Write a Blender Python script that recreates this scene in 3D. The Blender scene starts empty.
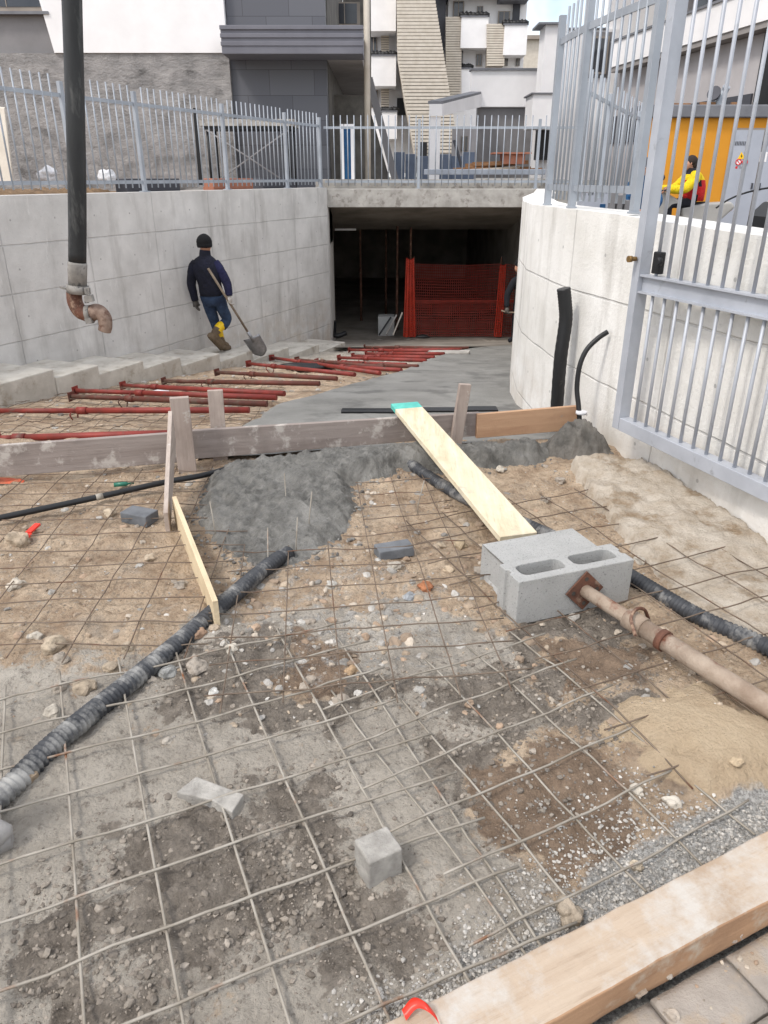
import bpy, bmesh, math, random
from mathutils import Vector, Matrix, noise
R = math.radians
random.seed(7)
S = bpy.context.scene
C = S.collection
# ------------------------------------------------------------------ camera
FPX = 740.0; PITCH = R(24.36); CH = 1.6
_c, _s = math.cos(PITCH), math.sin(PITCH)
cam = bpy.data.cameras.new('camera'); cam.lens = FPX/1024*36; cam.sensor_width = 36; cam.clip_end = 3000; cam.clip_start = .05
co = bpy.data.objects.new('camera', cam); C.objects.link(co)
co.location = (0, 0, CH); co.rotation_euler = (R(90)-PITCH, 0, 0); S.camera = co
def ray(x, y):
    u = (x-384)/FPX; v = (512-y)/FPX
    return Vector((u, _c+v*_s, -_s+v*_c))
def P(x, y, Y):
    """point of the photo at a distance Y (metres ahead)"""
    d = ray(x, y); t = Y/d.y
    return Vector((d.x*t, Y, CH+d.z*t))
def G(x, y, z=0):
    """point of the photo at a height z"""
    d = ray(x, y); t = (z-CH)/d.z
    return Vector((d.x*t, d.y*t, z))
# ------------------------------------------------------------------ render
S.view_settings.view_transform = 'Standard'; S.view_settings.look = 'None'
S.view_settings.exposure = 0.0; S.view_settings.gamma = 1
S.render.engine = 'CYCLES'
# ------------------------------------------------------------------ materials
def srgb(r, g, b):
    f = lambda c: (c/255/12.92) if c/255 <= .04045 else ((c/255+.055)/1.055)**2.4
    return (f(r), f(g), f(b), 1)
def newmat(name):
    m = bpy.data.materials.new(name); m.use_nodes = True
    nt = m.node_tree; b = nt.nodes['Principled BSDF']
    return m, nt, b
def nn(nt, t, **k):
    n = nt.nodes.new(t)
    for a, v in k.items():
        if a in n.inputs: n.inputs[a].default_value = v
        else: setattr(n, a, v)
    return n
def coords(nt, scale=None, obj=True):
    tc = nn(nt, 'ShaderNodeTexCoord'); out = tc.outputs['Object']
    if scale:
        mp = nn(nt, 'ShaderNodeMapping'); mp.inputs['Scale'].default_value = scale
        nt.links.new(out, mp.inputs['Vector']); out = mp.outputs['Vector']
    return out
def nz(nt, vec, scale, detail=4, rough=.6, lo=.35, hi=.65):
    n = nn(nt, 'ShaderNodeTexNoise'); n.inputs['Scale'].default_value = scale
    n.inputs['Detail'].default_value = detail; n.inputs['Roughness'].default_value = rough
    nt.links.new(vec, n.inputs['Vector'])
    if lo is None: return n.outputs['Fac']
    r = nn(nt, 'ShaderNodeMapRange'); r.inputs['From Min'].default_value = lo; r.inputs['From Max'].default_value = hi
    nt.links.new(n.outputs['Fac'], r.inputs['Value']); return r.outputs['Result']
def mix(nt, fac, a, b):
    m = nn(nt, 'ShaderNodeMix'); m.data_type = 'RGBA'
    if isinstance(fac, float): m.inputs[0].default_value = fac
    else: nt.links.new(fac, m.inputs[0])
    for i, v in ((6, a), (7, b)):
        if isinstance(v, tuple): m.inputs[i].default_value = v
        else: nt.links.new(v, m.inputs[i])
    return m.outputs[2]
def mth(nt, op, a, b=None):
    m = nn(nt, 'ShaderNodeMath'); m.operation = op
    for i, v in ((0, a), (1, b)):
        if v is None: continue
        if isinstance(v, (int, float)): m.inputs[i].default_value = v
        else: nt.links.new(v, m.inputs[i])
    return m.outputs[0]
def bump(nt, b, h, dist=.01, strength=.6):
    bp = nn(nt, 'ShaderNodeBump'); bp.inputs['Distance'].default_value = dist; bp.inputs['Strength'].default_value = strength
    nt.links.new(h, bp.inputs['Height']); nt.links.new(bp.outputs['Normal'], b.inputs['Normal'])
def mat(name, c1, c2=None, scale=8, rough=.8, metal=0, bs=60, bd=.003, stretch=None, c3=None, s3=3, t3=(.55, .62), spec=.4, detail=6):
    """weathered surface: two tones by noise, optional splashes of a third, fine bump"""
    m, nt, b = newmat(name)
    v = coords(nt, stretch)
    c2 = c2 or tuple(x*.75 for x in c1[:3])+(1,)
    col = mix(nt, nz(nt, v, scale, detail), c1, c2)
    if c3: col = mix(nt, nz(nt, v, s3, 6, .65, *t3), col, c3)
    nt.links.new(col, b.inputs['Base Color'])
    b.inputs['Roughness'].default_value = rough; b.inputs['Metallic'].default_value = metal
    b.inputs['Specular IOR Level'].default_value = spec
    if bd: bump(nt, b, nz(nt, v, bs, 6, .72, None), bd, 1.0)
    return m
def concrete_panels(name, c1, c2, stain, pw, ph, base=1.3):
    """cast concrete: shutter-board joints, stains and pitting. u,v from the mesh's own UV map in metres"""
    m, nt, b = newmat(name)
    uv = nn(nt, 'ShaderNodeUVMap'); v = uv.outputs['UV']
    br = nn(nt, 'ShaderNodeTexBrick'); br.offset = .0; br.squash = 1
    br.inputs['Scale'].default_value = 1; br.inputs['Brick Width'].default_value = pw; br.inputs['Row Height'].default_value = ph
    br.inputs['Mortar Size'].default_value = .009; br.inputs['Mortar Smooth'].default_value = .6
    br.inputs['Color1'].default_value = (.35, .35, .35, 1); br.inputs['Color2'].default_value = (.75, .75, .75, 1)
    br.inputs['Mortar'].default_value = (.5, .5, .5, 1)
    # wobble the joints slightly
    w = nn(nt, 'ShaderNodeTexNoise'); w.inputs['Scale'].default_value = 3; nt.links.new(v, w.inputs['Vector'])
    va = nn(nt, 'ShaderNodeVectorMath'); va.operation = 'SCALE'; va.inputs['Scale'].default_value = .02; nt.links.new(w.outputs['Color'], va.inputs[0])
    vb = nn(nt, 'ShaderNodeVectorMath'); vb.operation = 'ADD'; nt.links.new(v, vb.inputs[0]); nt.links.new(va.outputs[0], vb.inputs[1])
    nt.links.new(vb.outputs[0], br.inputs['Vector'])
    col = mix(nt, nz(nt, v, 1.7, 7, .62), c1, c2)
    tone = mth(nt, 'MULTIPLY', br.outputs['Color'], .55)
    col = mix(nt, tone, col, tuple(x*.80 for x in c1[:3])+(1,))
    st = nn(nt, 'ShaderNodeMapping'); st.inputs['Scale'].default_value = (2.6, .5, 1); nt.links.new(v, st.inputs['Vector'])
    col = mix(nt, mth(nt, 'MULTIPLY', nz(nt, st.outputs[0], 1.6, 6, .6, .52, .75), .6), col, stain)
    col = mix(nt, mth(nt, 'MULTIPLY', nz(nt, v, 26, 4, .7, .62, .72), .55), col, tuple(x*.5 for x in c1[:3])+(1,))
    jf = mth(nt, 'MULTIPLY', br.outputs['Fac'], mth(nt, 'ADD', .12, mth(nt, 'MULTIPLY', nz(nt, v, 2.3, 3, .6, .35, .7), .45)))
    col = mix(nt, jf, col, tuple(x*.32 for x in c1[:3])+(1,))
    sx = nn(nt, 'ShaderNodeSeparateXYZ'); nt.links.new(v, sx.inputs[0])
    fu = mth(nt, 'SUBTRACT', mth(nt, 'FRACT', mth(nt, 'ADD', mth(nt, 'DIVIDE', sx.outputs[0], pw/2), .25)), .5); fv = mth(nt, 'SUBTRACT', mth(nt, 'FRACT', mth(nt, 'ADD', mth(nt, 'DIVIDE', sx.outputs[1], ph), .02)), .5)
    du = mth(nt, 'MULTIPLY', fu, pw/2); dv = mth(nt, 'MULTIPLY', fv, ph); d2 = mth(nt, 'ADD', mth(nt, 'MULTIPLY', du, du), mth(nt, 'MULTIPLY', dv, dv))
    hole = mth(nt, 'LESS_THAN', d2, .011**2)
    col = mix(nt, mth(nt, 'MULTIPLY', hole, .6), col, tuple(x*.3 for x in c1[:3])+(1,))
    bs_ = nn(nt, 'ShaderNodeMapRange'); bs_.inputs['From Min'].default_value = base; bs_.inputs['From Max'].default_value = base+.75; nt.links.new(sx.outputs[1], bs_.inputs['Value'])
    col = mix(nt, mth(nt, 'MULTIPLY', mth(nt, 'MULTIPLY', bs_.outputs[0], nz(nt, v, 3.5, 7, .7, .4, .7)), .55), col, srgb(168, 146, 118))
    col = mix(nt, mth(nt, 'MULTIPLY', nz(nt, st.outputs[0], 5, 6, .7, .6, .72), .45), col, srgb(236, 234, 230))
    nt.links.new(col, b.inputs['Base Color']); b.inputs['Roughness'].default_value = .85
    h = mth(nt, 'ADD', mth(nt, 'MULTIPLY', br.outputs['Fac'], -1.2), mth(nt, 'ADD', nz(nt, v, 45, 6, .7, None), mth(nt, 'MULTIPLY', nz(nt, v, 5, 4, .6, None), 1.2)))
    bump(nt, b, h, .006, .8)
    return m
M = {}
M['wall_grey'] = concrete_panels('shuttered concrete', srgb(216, 213, 209), srgb(182, 179, 175), srgb(142, 137, 131), 1.22, .5, 1.7)
M['wall_white'] = concrete_panels('pale concrete', srgb(238, 236, 232), srgb(208, 205, 198), srgb(150, 145, 137), 1.25, .52, 1.0)
M['concrete'] = mat('concrete', srgb(176, 172, 166), srgb(146, 142, 136), 5, .85, bs=70, bd=.004, c3=srgb(128, 122, 116), s3=4)
M['concrete_dark'] = mat('dark concrete', srgb(112, 108, 102), srgb(86, 83, 79), 3, .9, bs=40, bd=.006)
M['tunnel'] = mat('tunnel concrete', srgb(148, 141, 132), srgb(112, 106, 98), 1.5, .9, bs=20, bd=.006)
M['step'] = mat('step concrete', srgb(200, 195, 185), srgb(174, 168, 158), 4, .85, bs=60, bd=.004, c3=srgb(150, 140, 126), s3=6, t3=(.54, .7))
M['slab'] = mat('fresh slab concrete', srgb(136, 135, 131), srgb(118, 117, 113), 2, .62, bs=60, bd=.008, stretch=(1, 1, 1), c3=srgb(100, 99, 96), s3=2.5, t3=(.5, .66))
M['wet'] = mat('wet concrete', srgb(130, 128, 123), srgb(88, 87, 83), 16, .42, bs=70, bd=.018, spec=.5, c3=srgb(154, 152, 147), s3=4, t3=(.5, .72))
M['mound'] = mat('half dry concrete', srgb(122, 118, 112), srgb(84, 82, 78), 9, .8, bs=70, bd=.012)
M['block'] = mat('block concrete', srgb(180, 180, 178), srgb(166, 166, 164), 6, .9, bs=160, bd=.007, c3=srgb(126, 126, 125), s3=120, t3=(.57, .68))
M['paver_blue'] = mat('blue grey paver', srgb(116, 119, 123), srgb(94, 97, 101), 12, .85, bs=180, bd=.003)
M['stone_grey'] = mat('grey stone', srgb(186, 182, 175), srgb(146, 142, 136), 16, .85, bs=120, bd=.006)
M['paver'] = mat('dusty paver', srgb(172, 163, 154), srgb(148, 140, 131), 7, .9, bs=110, bd=.005, c3=srgb(168, 154, 138), s3=5)
M['gap'] = mat('dirt between pavers', srgb(84, 78, 72), srgb(56, 52, 48), 20, .95, bs=80, bd=.006)
M['gal'] = mat('galvanised steel', srgb(160, 166, 174), srgb(144, 150, 158), 3, .42, .15, bs=150, bd=.0006, spec=.5)
M['gal2'] = mat('grey fence paint', srgb(150, 156, 166), srgb(132, 138, 148), 3, .5, .1, bs=150, bd=0)
M['gate'] = mat('gate paint', srgb(176, 180, 188), srgb(160, 164, 172), 4, .4, .1, bs=150, bd=.0006, c3=srgb(136, 138, 142), s3=7, t3=(.62, .72), spec=.5)
M['wire'] = mat('weathered mesh wire', srgb(164, 158, 148), srgb(132, 124, 112), 9, .6, .1, bs=300, bd=.0008, c3=srgb(120, 78, 48), s3=6, t3=(.58, .7))
M['wire_dark'] = mat('rusty mesh wire', srgb(122, 108, 94), srgb(92, 78, 66), 9, .65, .1, bs=300, bd=.0008, c3=srgb(104, 66, 42), s3=7, t3=(.55, .7))
M['red'] = mat('red oxide steel', srgb(140, 54, 46), srgb(110, 46, 40), 7, .55, .1, bs=90, bd=.001, c3=srgb(92, 70, 62), s3=9, t3=(.58, .7))
M['redb'] = mat('rusty red steel', srgb(106, 56, 46), srgb(84, 52, 44), 7, .65, .1, bs=90, bd=.001, c3=srgb(92, 76, 66), s3=9, t3=(.52, .66))
M['rust'] = mat('cement splashed rusty steel', srgb(176, 160, 144), srgb(142, 124, 108), 11, .8, .05, bs=120, bd=.004, c3=srgb(112, 66, 46), s3=9, t3=(.55, .68))
M['rustd'] = mat('bare rust', srgb(116, 78, 62), srgb(84, 58, 48), 16, .8, .1, bs=150, bd=.003, c3=srgb(164, 138, 118), s3=14, t3=(.56, .7))
M['rustout'] = mat('crusted outlet steel', srgb(150, 130, 116), srgb(112, 90, 78), 14, .8, .05, bs=120, bd=.004, c3=srgb(92, 62, 50), s3=9, t3=(.5, .62))
M['rubber'] = mat('black rubber', srgb(44, 45, 46), srgb(28, 29, 30), 6, .5, bs=60, bd=.002, c3=srgb(92, 92, 90), s3=8, t3=(.56, .75), stretch=(1, 1, .25))
M['rubberend'] = mat('cement dusted rubber', srgb(150, 146, 140), srgb(112, 109, 105), 8, .8, bs=60, bd=.002, c3=srgb(84, 83, 82), s3=12)
M['conduit'] = mat('dusty corrugated plastic', srgb(66, 68, 72), srgb(44, 46, 50), 6, .6, bs=90, bd=.001, c3=srgb(156, 155, 152), s3=9, t3=(.46, .66))
M['pipe'] = mat('black plastic', srgb(34, 35, 37), srgb(24, 25, 27), 6, .45, bs=50, bd=.001, c3=srgb(90, 88, 84), s3=12, t3=(.62, .75))
M['black'] = mat('black trim and shade', srgb(26, 26, 28), srgb(20, 20, 22), 5, .5, bd=0)  # also colours the flat plates that stand for shade inside openings
M['brass'] = mat('brass', srgb(150, 120, 76), srgb(110, 86, 52), 30, .5, .6, bd=0)
M['white'] = mat('white render', srgb(238, 236, 236), srgb(228, 226, 226), 1.2, .85, bs=40, bd=.002)
M['white_plastic'] = mat('white plastic sack', srgb(228, 228, 230), srgb(208, 208, 212), 9, .5, bs=16, bd=.02)
M['greypaint'] = mat('grey render', srgb(132, 130, 131), srgb(120, 118, 119), 1.5, .85, bs=40, bd=.002)
M['warmgrey'] = mat('warm grey render', srgb(182, 178, 179), srgb(170, 166, 167), 1.5, .85, bs=40, bd=.002)
M['plaster'] = mat('rough cement plaster', srgb(166, 162, 160), srgb(128, 126, 125), 2.4, .9, bs=9, bd=.05, c3=srgb(100, 98, 97), s3=2.2, t3=(.54, .68), stretch=(1, 1, 1.8), detail=8)
M['balc'] = mat('grey balcony cladding', srgb(112, 112, 120), srgb(102, 102, 110), 1.5, .6, bd=0)
M['slatgap'] = mat('slat gaps', srgb(112, 104, 96), srgb(100, 92, 84), 3, .9, bd=0)
M['charcoal'] = mat('charcoal trim', srgb(72, 73, 80), srgb(60, 61, 68), 1.5, .6, bd=0)
M['ochre'] = mat('ochre render', srgb(212, 146, 44), srgb(202, 136, 38), 1, .85, bs=50, bd=.002)
M['doorgrey'] = mat('light grey door', srgb(170, 174, 184), srgb(160, 164, 174), 2, .45, bd=0)
M['glass'] = mat('dark window glass', srgb(60, 62, 68), srgb(44, 46, 52), 1, .12, bd=0, spec=.6)
M['frame'] = mat('window frame', srgb(150, 140, 130), srgb(136, 127, 118), 3, .6, bd=0)
M['sofft'] = mat('grey soffit', srgb(150, 145, 142), srgb(136, 131, 128), 2, .9, bd=0)
M['beige'] = mat('beige slats', srgb(206, 197, 184), srgb(192, 182, 168), 4, .75, bd=0)
M['roof'] = mat('grey coping', srgb(120, 121, 126), srgb(104, 105, 110), 3, .7, bd=0)
M['soil'] = mat('dry soil', srgb(146, 120, 92), srgb(110, 90, 70), 6, .95, bs=30, bd=.03)
M['asphalt'] = mat('lot surface', srgb(120, 116, 110), srgb(100, 97, 92), 2, .95, bs=60, bd=.005)
M['timber'] = mat('brown timber', srgb(150, 112, 80), srgb(118, 86, 60), 6, .8, bs=30, bd=.004, stretch=(1, 8, 8))
M['steelblue'] = mat('blue grey panel', srgb(110, 122, 142), srgb(94, 106, 126), 3, .5, bd=0)
def wood(name, c1, c2, c3, splash=None, axis=0, st=(.52, .6)):
    m, nt, b = newmat(name)
    sc = [14, 14, 14]; sc[axis] = .9
    v = coords(nt, tuple(sc)); v0 = coords(nt)
    col = mix(nt, nz(nt, v, 1.6, 6, .65, .3, .7), c1, c2)
    col = mix(nt, mth(nt, 'MULTIPLY', nz(nt, v, 5, 4, .7, .55, .75), .6), col, c3)
    col = mix(nt, mth(nt, 'MULTIPLY', nz(nt, v0, 5, 5, .6, .5, .75), .5), col, c3)
    if splash: col = mix(nt, nz(nt, v0, 7, 6, .7, *st), col, splash)
    nt.links.new(col, b.inputs['Base Color']); b.inputs['Roughness'].default_value = .8; b.inputs['Specular IOR Level'].default_value = .3
    bump(nt, b, mth(nt, 'ADD', nz(nt, v, 4, 5, .7, None), mth(nt, 'MULTIPLY', nz(nt, v0, 90, 3, .6, None), .4)), .003, .8)
    return m
M['oldwood'] = wood('old formwork timber', srgb(156, 146, 140), srgb(130, 119, 113), srgb(108, 99, 94), srgb(180, 173, 166), 0, (.54, .64))
M['oldwoody'] = wood('old formwork timber lengthwise', srgb(176, 160, 148), srgb(150, 132, 122), srgb(120, 106, 98), srgb(190, 184, 176), 1, (.6, .68))
M['oldwoodz'] = wood('old stake timber', srgb(176, 162, 152), srgb(150, 136, 128), srgb(120, 108, 102), srgb(190, 184, 176), 2, (.6, .68))
M['newwood'] = wood('new formwork timber', srgb(190, 156, 126), srgb(172, 136, 108), srgb(150, 116, 92), srgb(150, 142, 132), 0, (.68, .74))
M['newwoody'] = wood('new timber lengthwise', srgb(220, 196, 158), srgb(204, 176, 138), srgb(176, 148, 114), None, 1)
M['plank'] = wood('yellow shutter plank', srgb(224, 215, 192), srgb(202, 188, 158), srgb(168, 150, 118), srgb(170, 162, 150), 1, (.6, .78))
M['beam'] = wood('cement smeared beam', srgb(184, 168, 150), srgb(166, 146, 126), srgb(142, 122, 102), srgb(186, 180, 172), 0, (.46, .66))
M['teal'] = mat('teal paint', srgb(96, 190, 176), srgb(80, 170, 160), 20, .7, bd=.001)
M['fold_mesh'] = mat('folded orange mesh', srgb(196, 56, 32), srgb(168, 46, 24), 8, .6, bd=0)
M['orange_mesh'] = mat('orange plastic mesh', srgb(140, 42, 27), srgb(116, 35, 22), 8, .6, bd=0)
M['orange_spray'] = mat('orange spray marked soil', srgb(214, 96, 66), srgb(170, 110, 84), 14, .9, bs=40, bd=.01)
M['redplastic'] = mat('red plastic', srgb(226, 58, 40), srgb(206, 46, 34), 8, .35, bd=0)
M['whitetape'] = mat('white tape', srgb(232, 230, 228), srgb(220, 218, 216), 8, .4, bd=0)
M['greenplastic'] = mat('green glass', srgb(40, 110, 90), srgb(30, 90, 74), 8, .3, bd=0)
M['skin'] = mat('skin', srgb(196, 148, 122), srgb(178, 130, 106), 6, .6, bd=0)
M['navy'] = mat('navy fleece', srgb(27, 29, 48), srgb(18, 20, 34), 6, .9, bs=13, bd=.06)
M['navyblue'] = mat('royal blue panel', srgb(34, 36, 74), srgb(26, 27, 58), 6, .9, bs=13, bd=.06)
M['jeans'] = mat('blue denim', srgb(60, 80, 108), srgb(38, 52, 78), 8, .9, bs=15, bd=.06)
M['darkcloth'] = mat('dark cloth', srgb(26, 28, 36), srgb(18, 19, 25), 6, .9, bs=50, bd=.004)
M['beanie'] = mat('black wool', srgb(20, 20, 23), srgb(14, 14, 16), 10, .95, bs=120, bd=.004)
M['bootyellow'] = mat('yellow rubber', srgb(232, 196, 30), srgb(214, 174, 24), 8, .45, bd=0, c3=srgb(150, 130, 90), s3=12, t3=(.6, .7))
M['bootmud'] = mat('muddy rubber', srgb(112, 96, 76), srgb(88, 74, 58), 10, .8, bs=40, bd=.006)
M['glove'] = mat('grey work glove', srgb(92, 88, 84), srgb(70, 66, 62), 10, .9, bd=0)
M['glovew'] = mat('pale work glove', srgb(196, 190, 182), srgb(160, 154, 148), 10, .9, bd=0)
M['hivis'] = mat('yellow jacket cloth', srgb(244, 214, 20), srgb(232, 198, 16), 6, .7, bs=12, bd=.06)
M['redcloth'] = mat('red jacket cloth', srgb(214, 30, 32), srgb(196, 24, 28), 6, .7, bs=12, bd=.06)
M['hair'] = mat('dark brown hair', srgb(52, 40, 34), srgb(36, 28, 24), 20, .8, bd=0)
M['bluecloth'] = mat('blue work cloth', srgb(34, 84, 126), srgb(26, 66, 104), 8, .85, bs=50, bd=.006)
M['greycloth'] = mat('grey cloth', srgb(96, 98, 104), srgb(80, 82, 88), 8, .85, bd=0)
M['scooter'] = mat('silver grey scooter paint', srgb(176, 173, 168), srgb(160, 157, 152), 3, .4, .1, bd=0)
M['whitecar'] = mat('white car paint', srgb(232, 232, 234), srgb(226, 226, 228), 2, .2, bd=0, spec=.6)
M['steel'] = mat('worn shovel steel', srgb(150, 150, 152), srgb(120, 120, 122), 12, .4, .6, bd=0)
M['shaft'] = mat('wooden shaft', srgb(132, 118, 102), srgb(108, 94, 80), 12, .6, bd=0)
M['signyellow'] = mat('yellow sign', srgb(250, 200, 20), srgb(246, 196, 18), 3, .5, bd=0)
M['signred'] = mat('red sign', srgb(210, 36, 40), srgb(206, 32, 36), 3, .5, bd=0)
M['terrace'] = mat('terracotta', srgb(166, 112, 90), srgb(148, 96, 76), 5, .8, bd=0)
M['rubboot'] = mat('dusty grey boot', srgb(168, 165, 162), srgb(138, 135, 132), 14, .75, bs=60, bd=.004)
def tile_mat():
    m, nt, b = newmat('charcoal cladding tiles')
    br = nn(nt, 'ShaderNodeTexBrick'); br.inputs['Scale'].default_value = 1
    br.inputs['Brick Width'].default_value = .9; br.inputs['Row Height'].default_value = .45; br.inputs['Mortar Size'].default_value = .006
    br.inputs['Color1'].default_value = srgb(84, 85, 92); br.inputs['Color2'].default_value = srgb(96, 97, 103); br.inputs['Mortar'].default_value = srgb(66, 66, 72)
    v = coords(nt); mp = nn(nt, 'ShaderNodeMapping'); mp.inputs['Rotation'].default_value = (R(90), 0, 0)
    nt.links.new(v, mp.inputs['Vector']); nt.links.new(mp.outputs[0], br.inputs['Vector'])
    nt.links.new(br.outputs['Color'], b.inputs['Base Color']); b.inputs['Roughness'].default_value = .6
    return m
M['tiles'] = tile_mat()
def attr_mat(name, rough, bs, bd):
    m, nt, b = newmat(name)
    a = nn(nt, 'ShaderNodeAttribute'); a.attribute_name = 'tone'
    v = coords(nt)
    col = mix(nt, mth(nt, 'MULTIPLY', nz(nt, v, 60, 4), .4), a.outputs['Color'], srgb(110, 100, 88))
    nt.links.new(col, b.inputs['Base Color']); b.inputs['Roughness'].default_value = rough
    bump(nt, b, nz(nt, v, bs, 4, .6, None), bd)
    return m
M['rubble'] = attr_mat('rubble stone', .9, 160, .003)
def ground_mat():
    m, nt, b = newmat('site ground')
    a = nn(nt, 'ShaderNodeAttribute'); a.attribute_name = 'zone'
    sp = nn(nt, 'ShaderNodeSeparateColor'); nt.links.new(a.outputs['Color'], sp.inputs[0])
    mud, wet, grav = sp.outputs[0], sp.outputs[1], sp.outputs[2]
    sand = a.outputs['Alpha']
    v = coords(nt)
    # soil
    soil = mix(nt, nz(nt, v, 4.2, 10, .72, .38, .62), srgb(208, 187, 162), srgb(162, 139, 116))
    soil = mix(nt, mth(nt, 'MULTIPLY', nz(nt, v, 22, 6, .7, .5, .7), .7), soil, srgb(116, 97, 80))
    soil = mix(nt, mth(nt, 'MULTIPLY', nz(nt, v, 60, 4, .7, .58, .7), .7), soil, srgb(196, 180, 158))
    soil = mix(nt, mth(nt, 'MULTIPLY', nz(nt, v, 6, 6, .7, .55, .7), .55), soil, srgb(160, 152, 142))
    vp = nn(nt, 'ShaderNodeTexVoronoi'); vp.inputs['Scale'].default_value = 62; nt.links.new(v, vp.inputs['Vector'])
    hv = nn(nt, 'ShaderNodeSeparateColor'); nt.links.new(vp.outputs['Color'], hv.inputs[0])
    peb = mix(nt, hv.outputs[0], srgb(196, 184, 168), srgb(112, 100, 88)); pm = nn(nt, 'ShaderNodeMapRange'); pm.inputs['From Min'].default_value = .42; pm.inputs['From Max'].default_value = .30
    nt.links.new(vp.outputs['Distance'], pm.inputs['Value'])
    pk_ = mth(nt, 'MULTIPLY', mth(nt, 'MULTIPLY', pm.outputs['Result'], mth(nt, 'GREATER_THAN', hv.outputs[1], .45)), mth(nt, 'MULTIPLY', nz(nt, v, 3.2, 4, .6, .4, .6), .8))
    soil = mix(nt, pk_, soil, peb)
    # cement slurry
    cem = mix(nt, nz(nt, v, 3.5, 7, .6), srgb(196, 188, 176), srgb(162, 154, 143))
    cem = mix(nt, mth(nt, 'MULTIPLY', nz(nt, v, 34, 6, .75, .54, .66), .75), cem, srgb(116, 108, 100))
    # damp crumbs
    dk = mix(nt, nz(nt, v, 16, 7, .7), srgb(152, 143, 132), srgb(112, 104, 95))
    dk = mix(nt, mth(nt, 'MULTIPLY', nz(nt, v, 90, 4, .7, .55, .7), .6), dk, srgb(160, 150, 139))
    gr = mix(nt, nz(nt, v, 120, 3, .7, .42, .58), srgb(196, 194, 190), srgb(146, 144, 140))
    sd = mix(nt, nz(nt, v, 8, 6, .6), srgb(206, 186, 158), srgb(190, 168, 140))
    def edge(x, k=1.9):   # break the zone border up with noise
        s_ = mth(nt, 'ADD', x, mth(nt, 'MULTIPLY', mth(nt, 'SUBTRACT', nz(nt, v, 13, 10, .78, None), .5), k))
        r = nn(nt, 'ShaderNodeMapRange'); r.inputs['From Min'].default_value = .40; r.inputs['From Max'].default_value = .60
        nt.links.new(s_, r.inputs['Value']); return r.outputs['Result']
    a2 = nn(nt, 'ShaderNodeAttribute'); a2.attribute_name = 'damp'
    br_ = mix(nt, nz(nt, v, 12, 8, .72), srgb(156, 135, 115), srgb(116, 99, 84))
    br_ = mix(nt, mth(nt, 'MULTIPLY', nz(nt, v, 70, 4, .7, .56, .7), .5), br_, srgb(168, 146, 124))
    soil = mix(nt, mth(nt, 'MULTIPLY', nz(nt, v, 1.9, 9, .72, .53, .66), .65), soil, br_)
    col = mix(nt, edge(mud), soil, cem)
    col = mix(nt, edge(a2.outputs['Fac'], 1.6), col, br_)
    col = mix(nt, edge(wet, 2.6), col, dk)
    col = mix(nt, edge(grav, 1.2), col, gr)
    col = mix(nt, edge(sand, .8), col, sd)
    nt.links.new(col, b.inputs['Base Color']); b.inputs['Roughness'].default_value = .92; b.inputs['Specular IOR Level'].default_value = .25
    h = mth(nt, 'ADD', nz(nt, v, 38, 8, .75, None), mth(nt, 'MULTIPLY', nz(nt, v, 140, 4, .7, None), .5))
    vo = nn(nt, 'ShaderNodeTexVoronoi'); vo.inputs['Scale'].default_value = 70; nt.links.new(v, vo.inputs['Vector'])
    h = mth(nt, 'SUBTRACT', h, mth(nt, 'MULTIPLY', vo.outputs['Distance'], .35))
    bump(nt, b, h, .022, 1.0)
    return m
M['ground'] = ground_mat()
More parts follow.
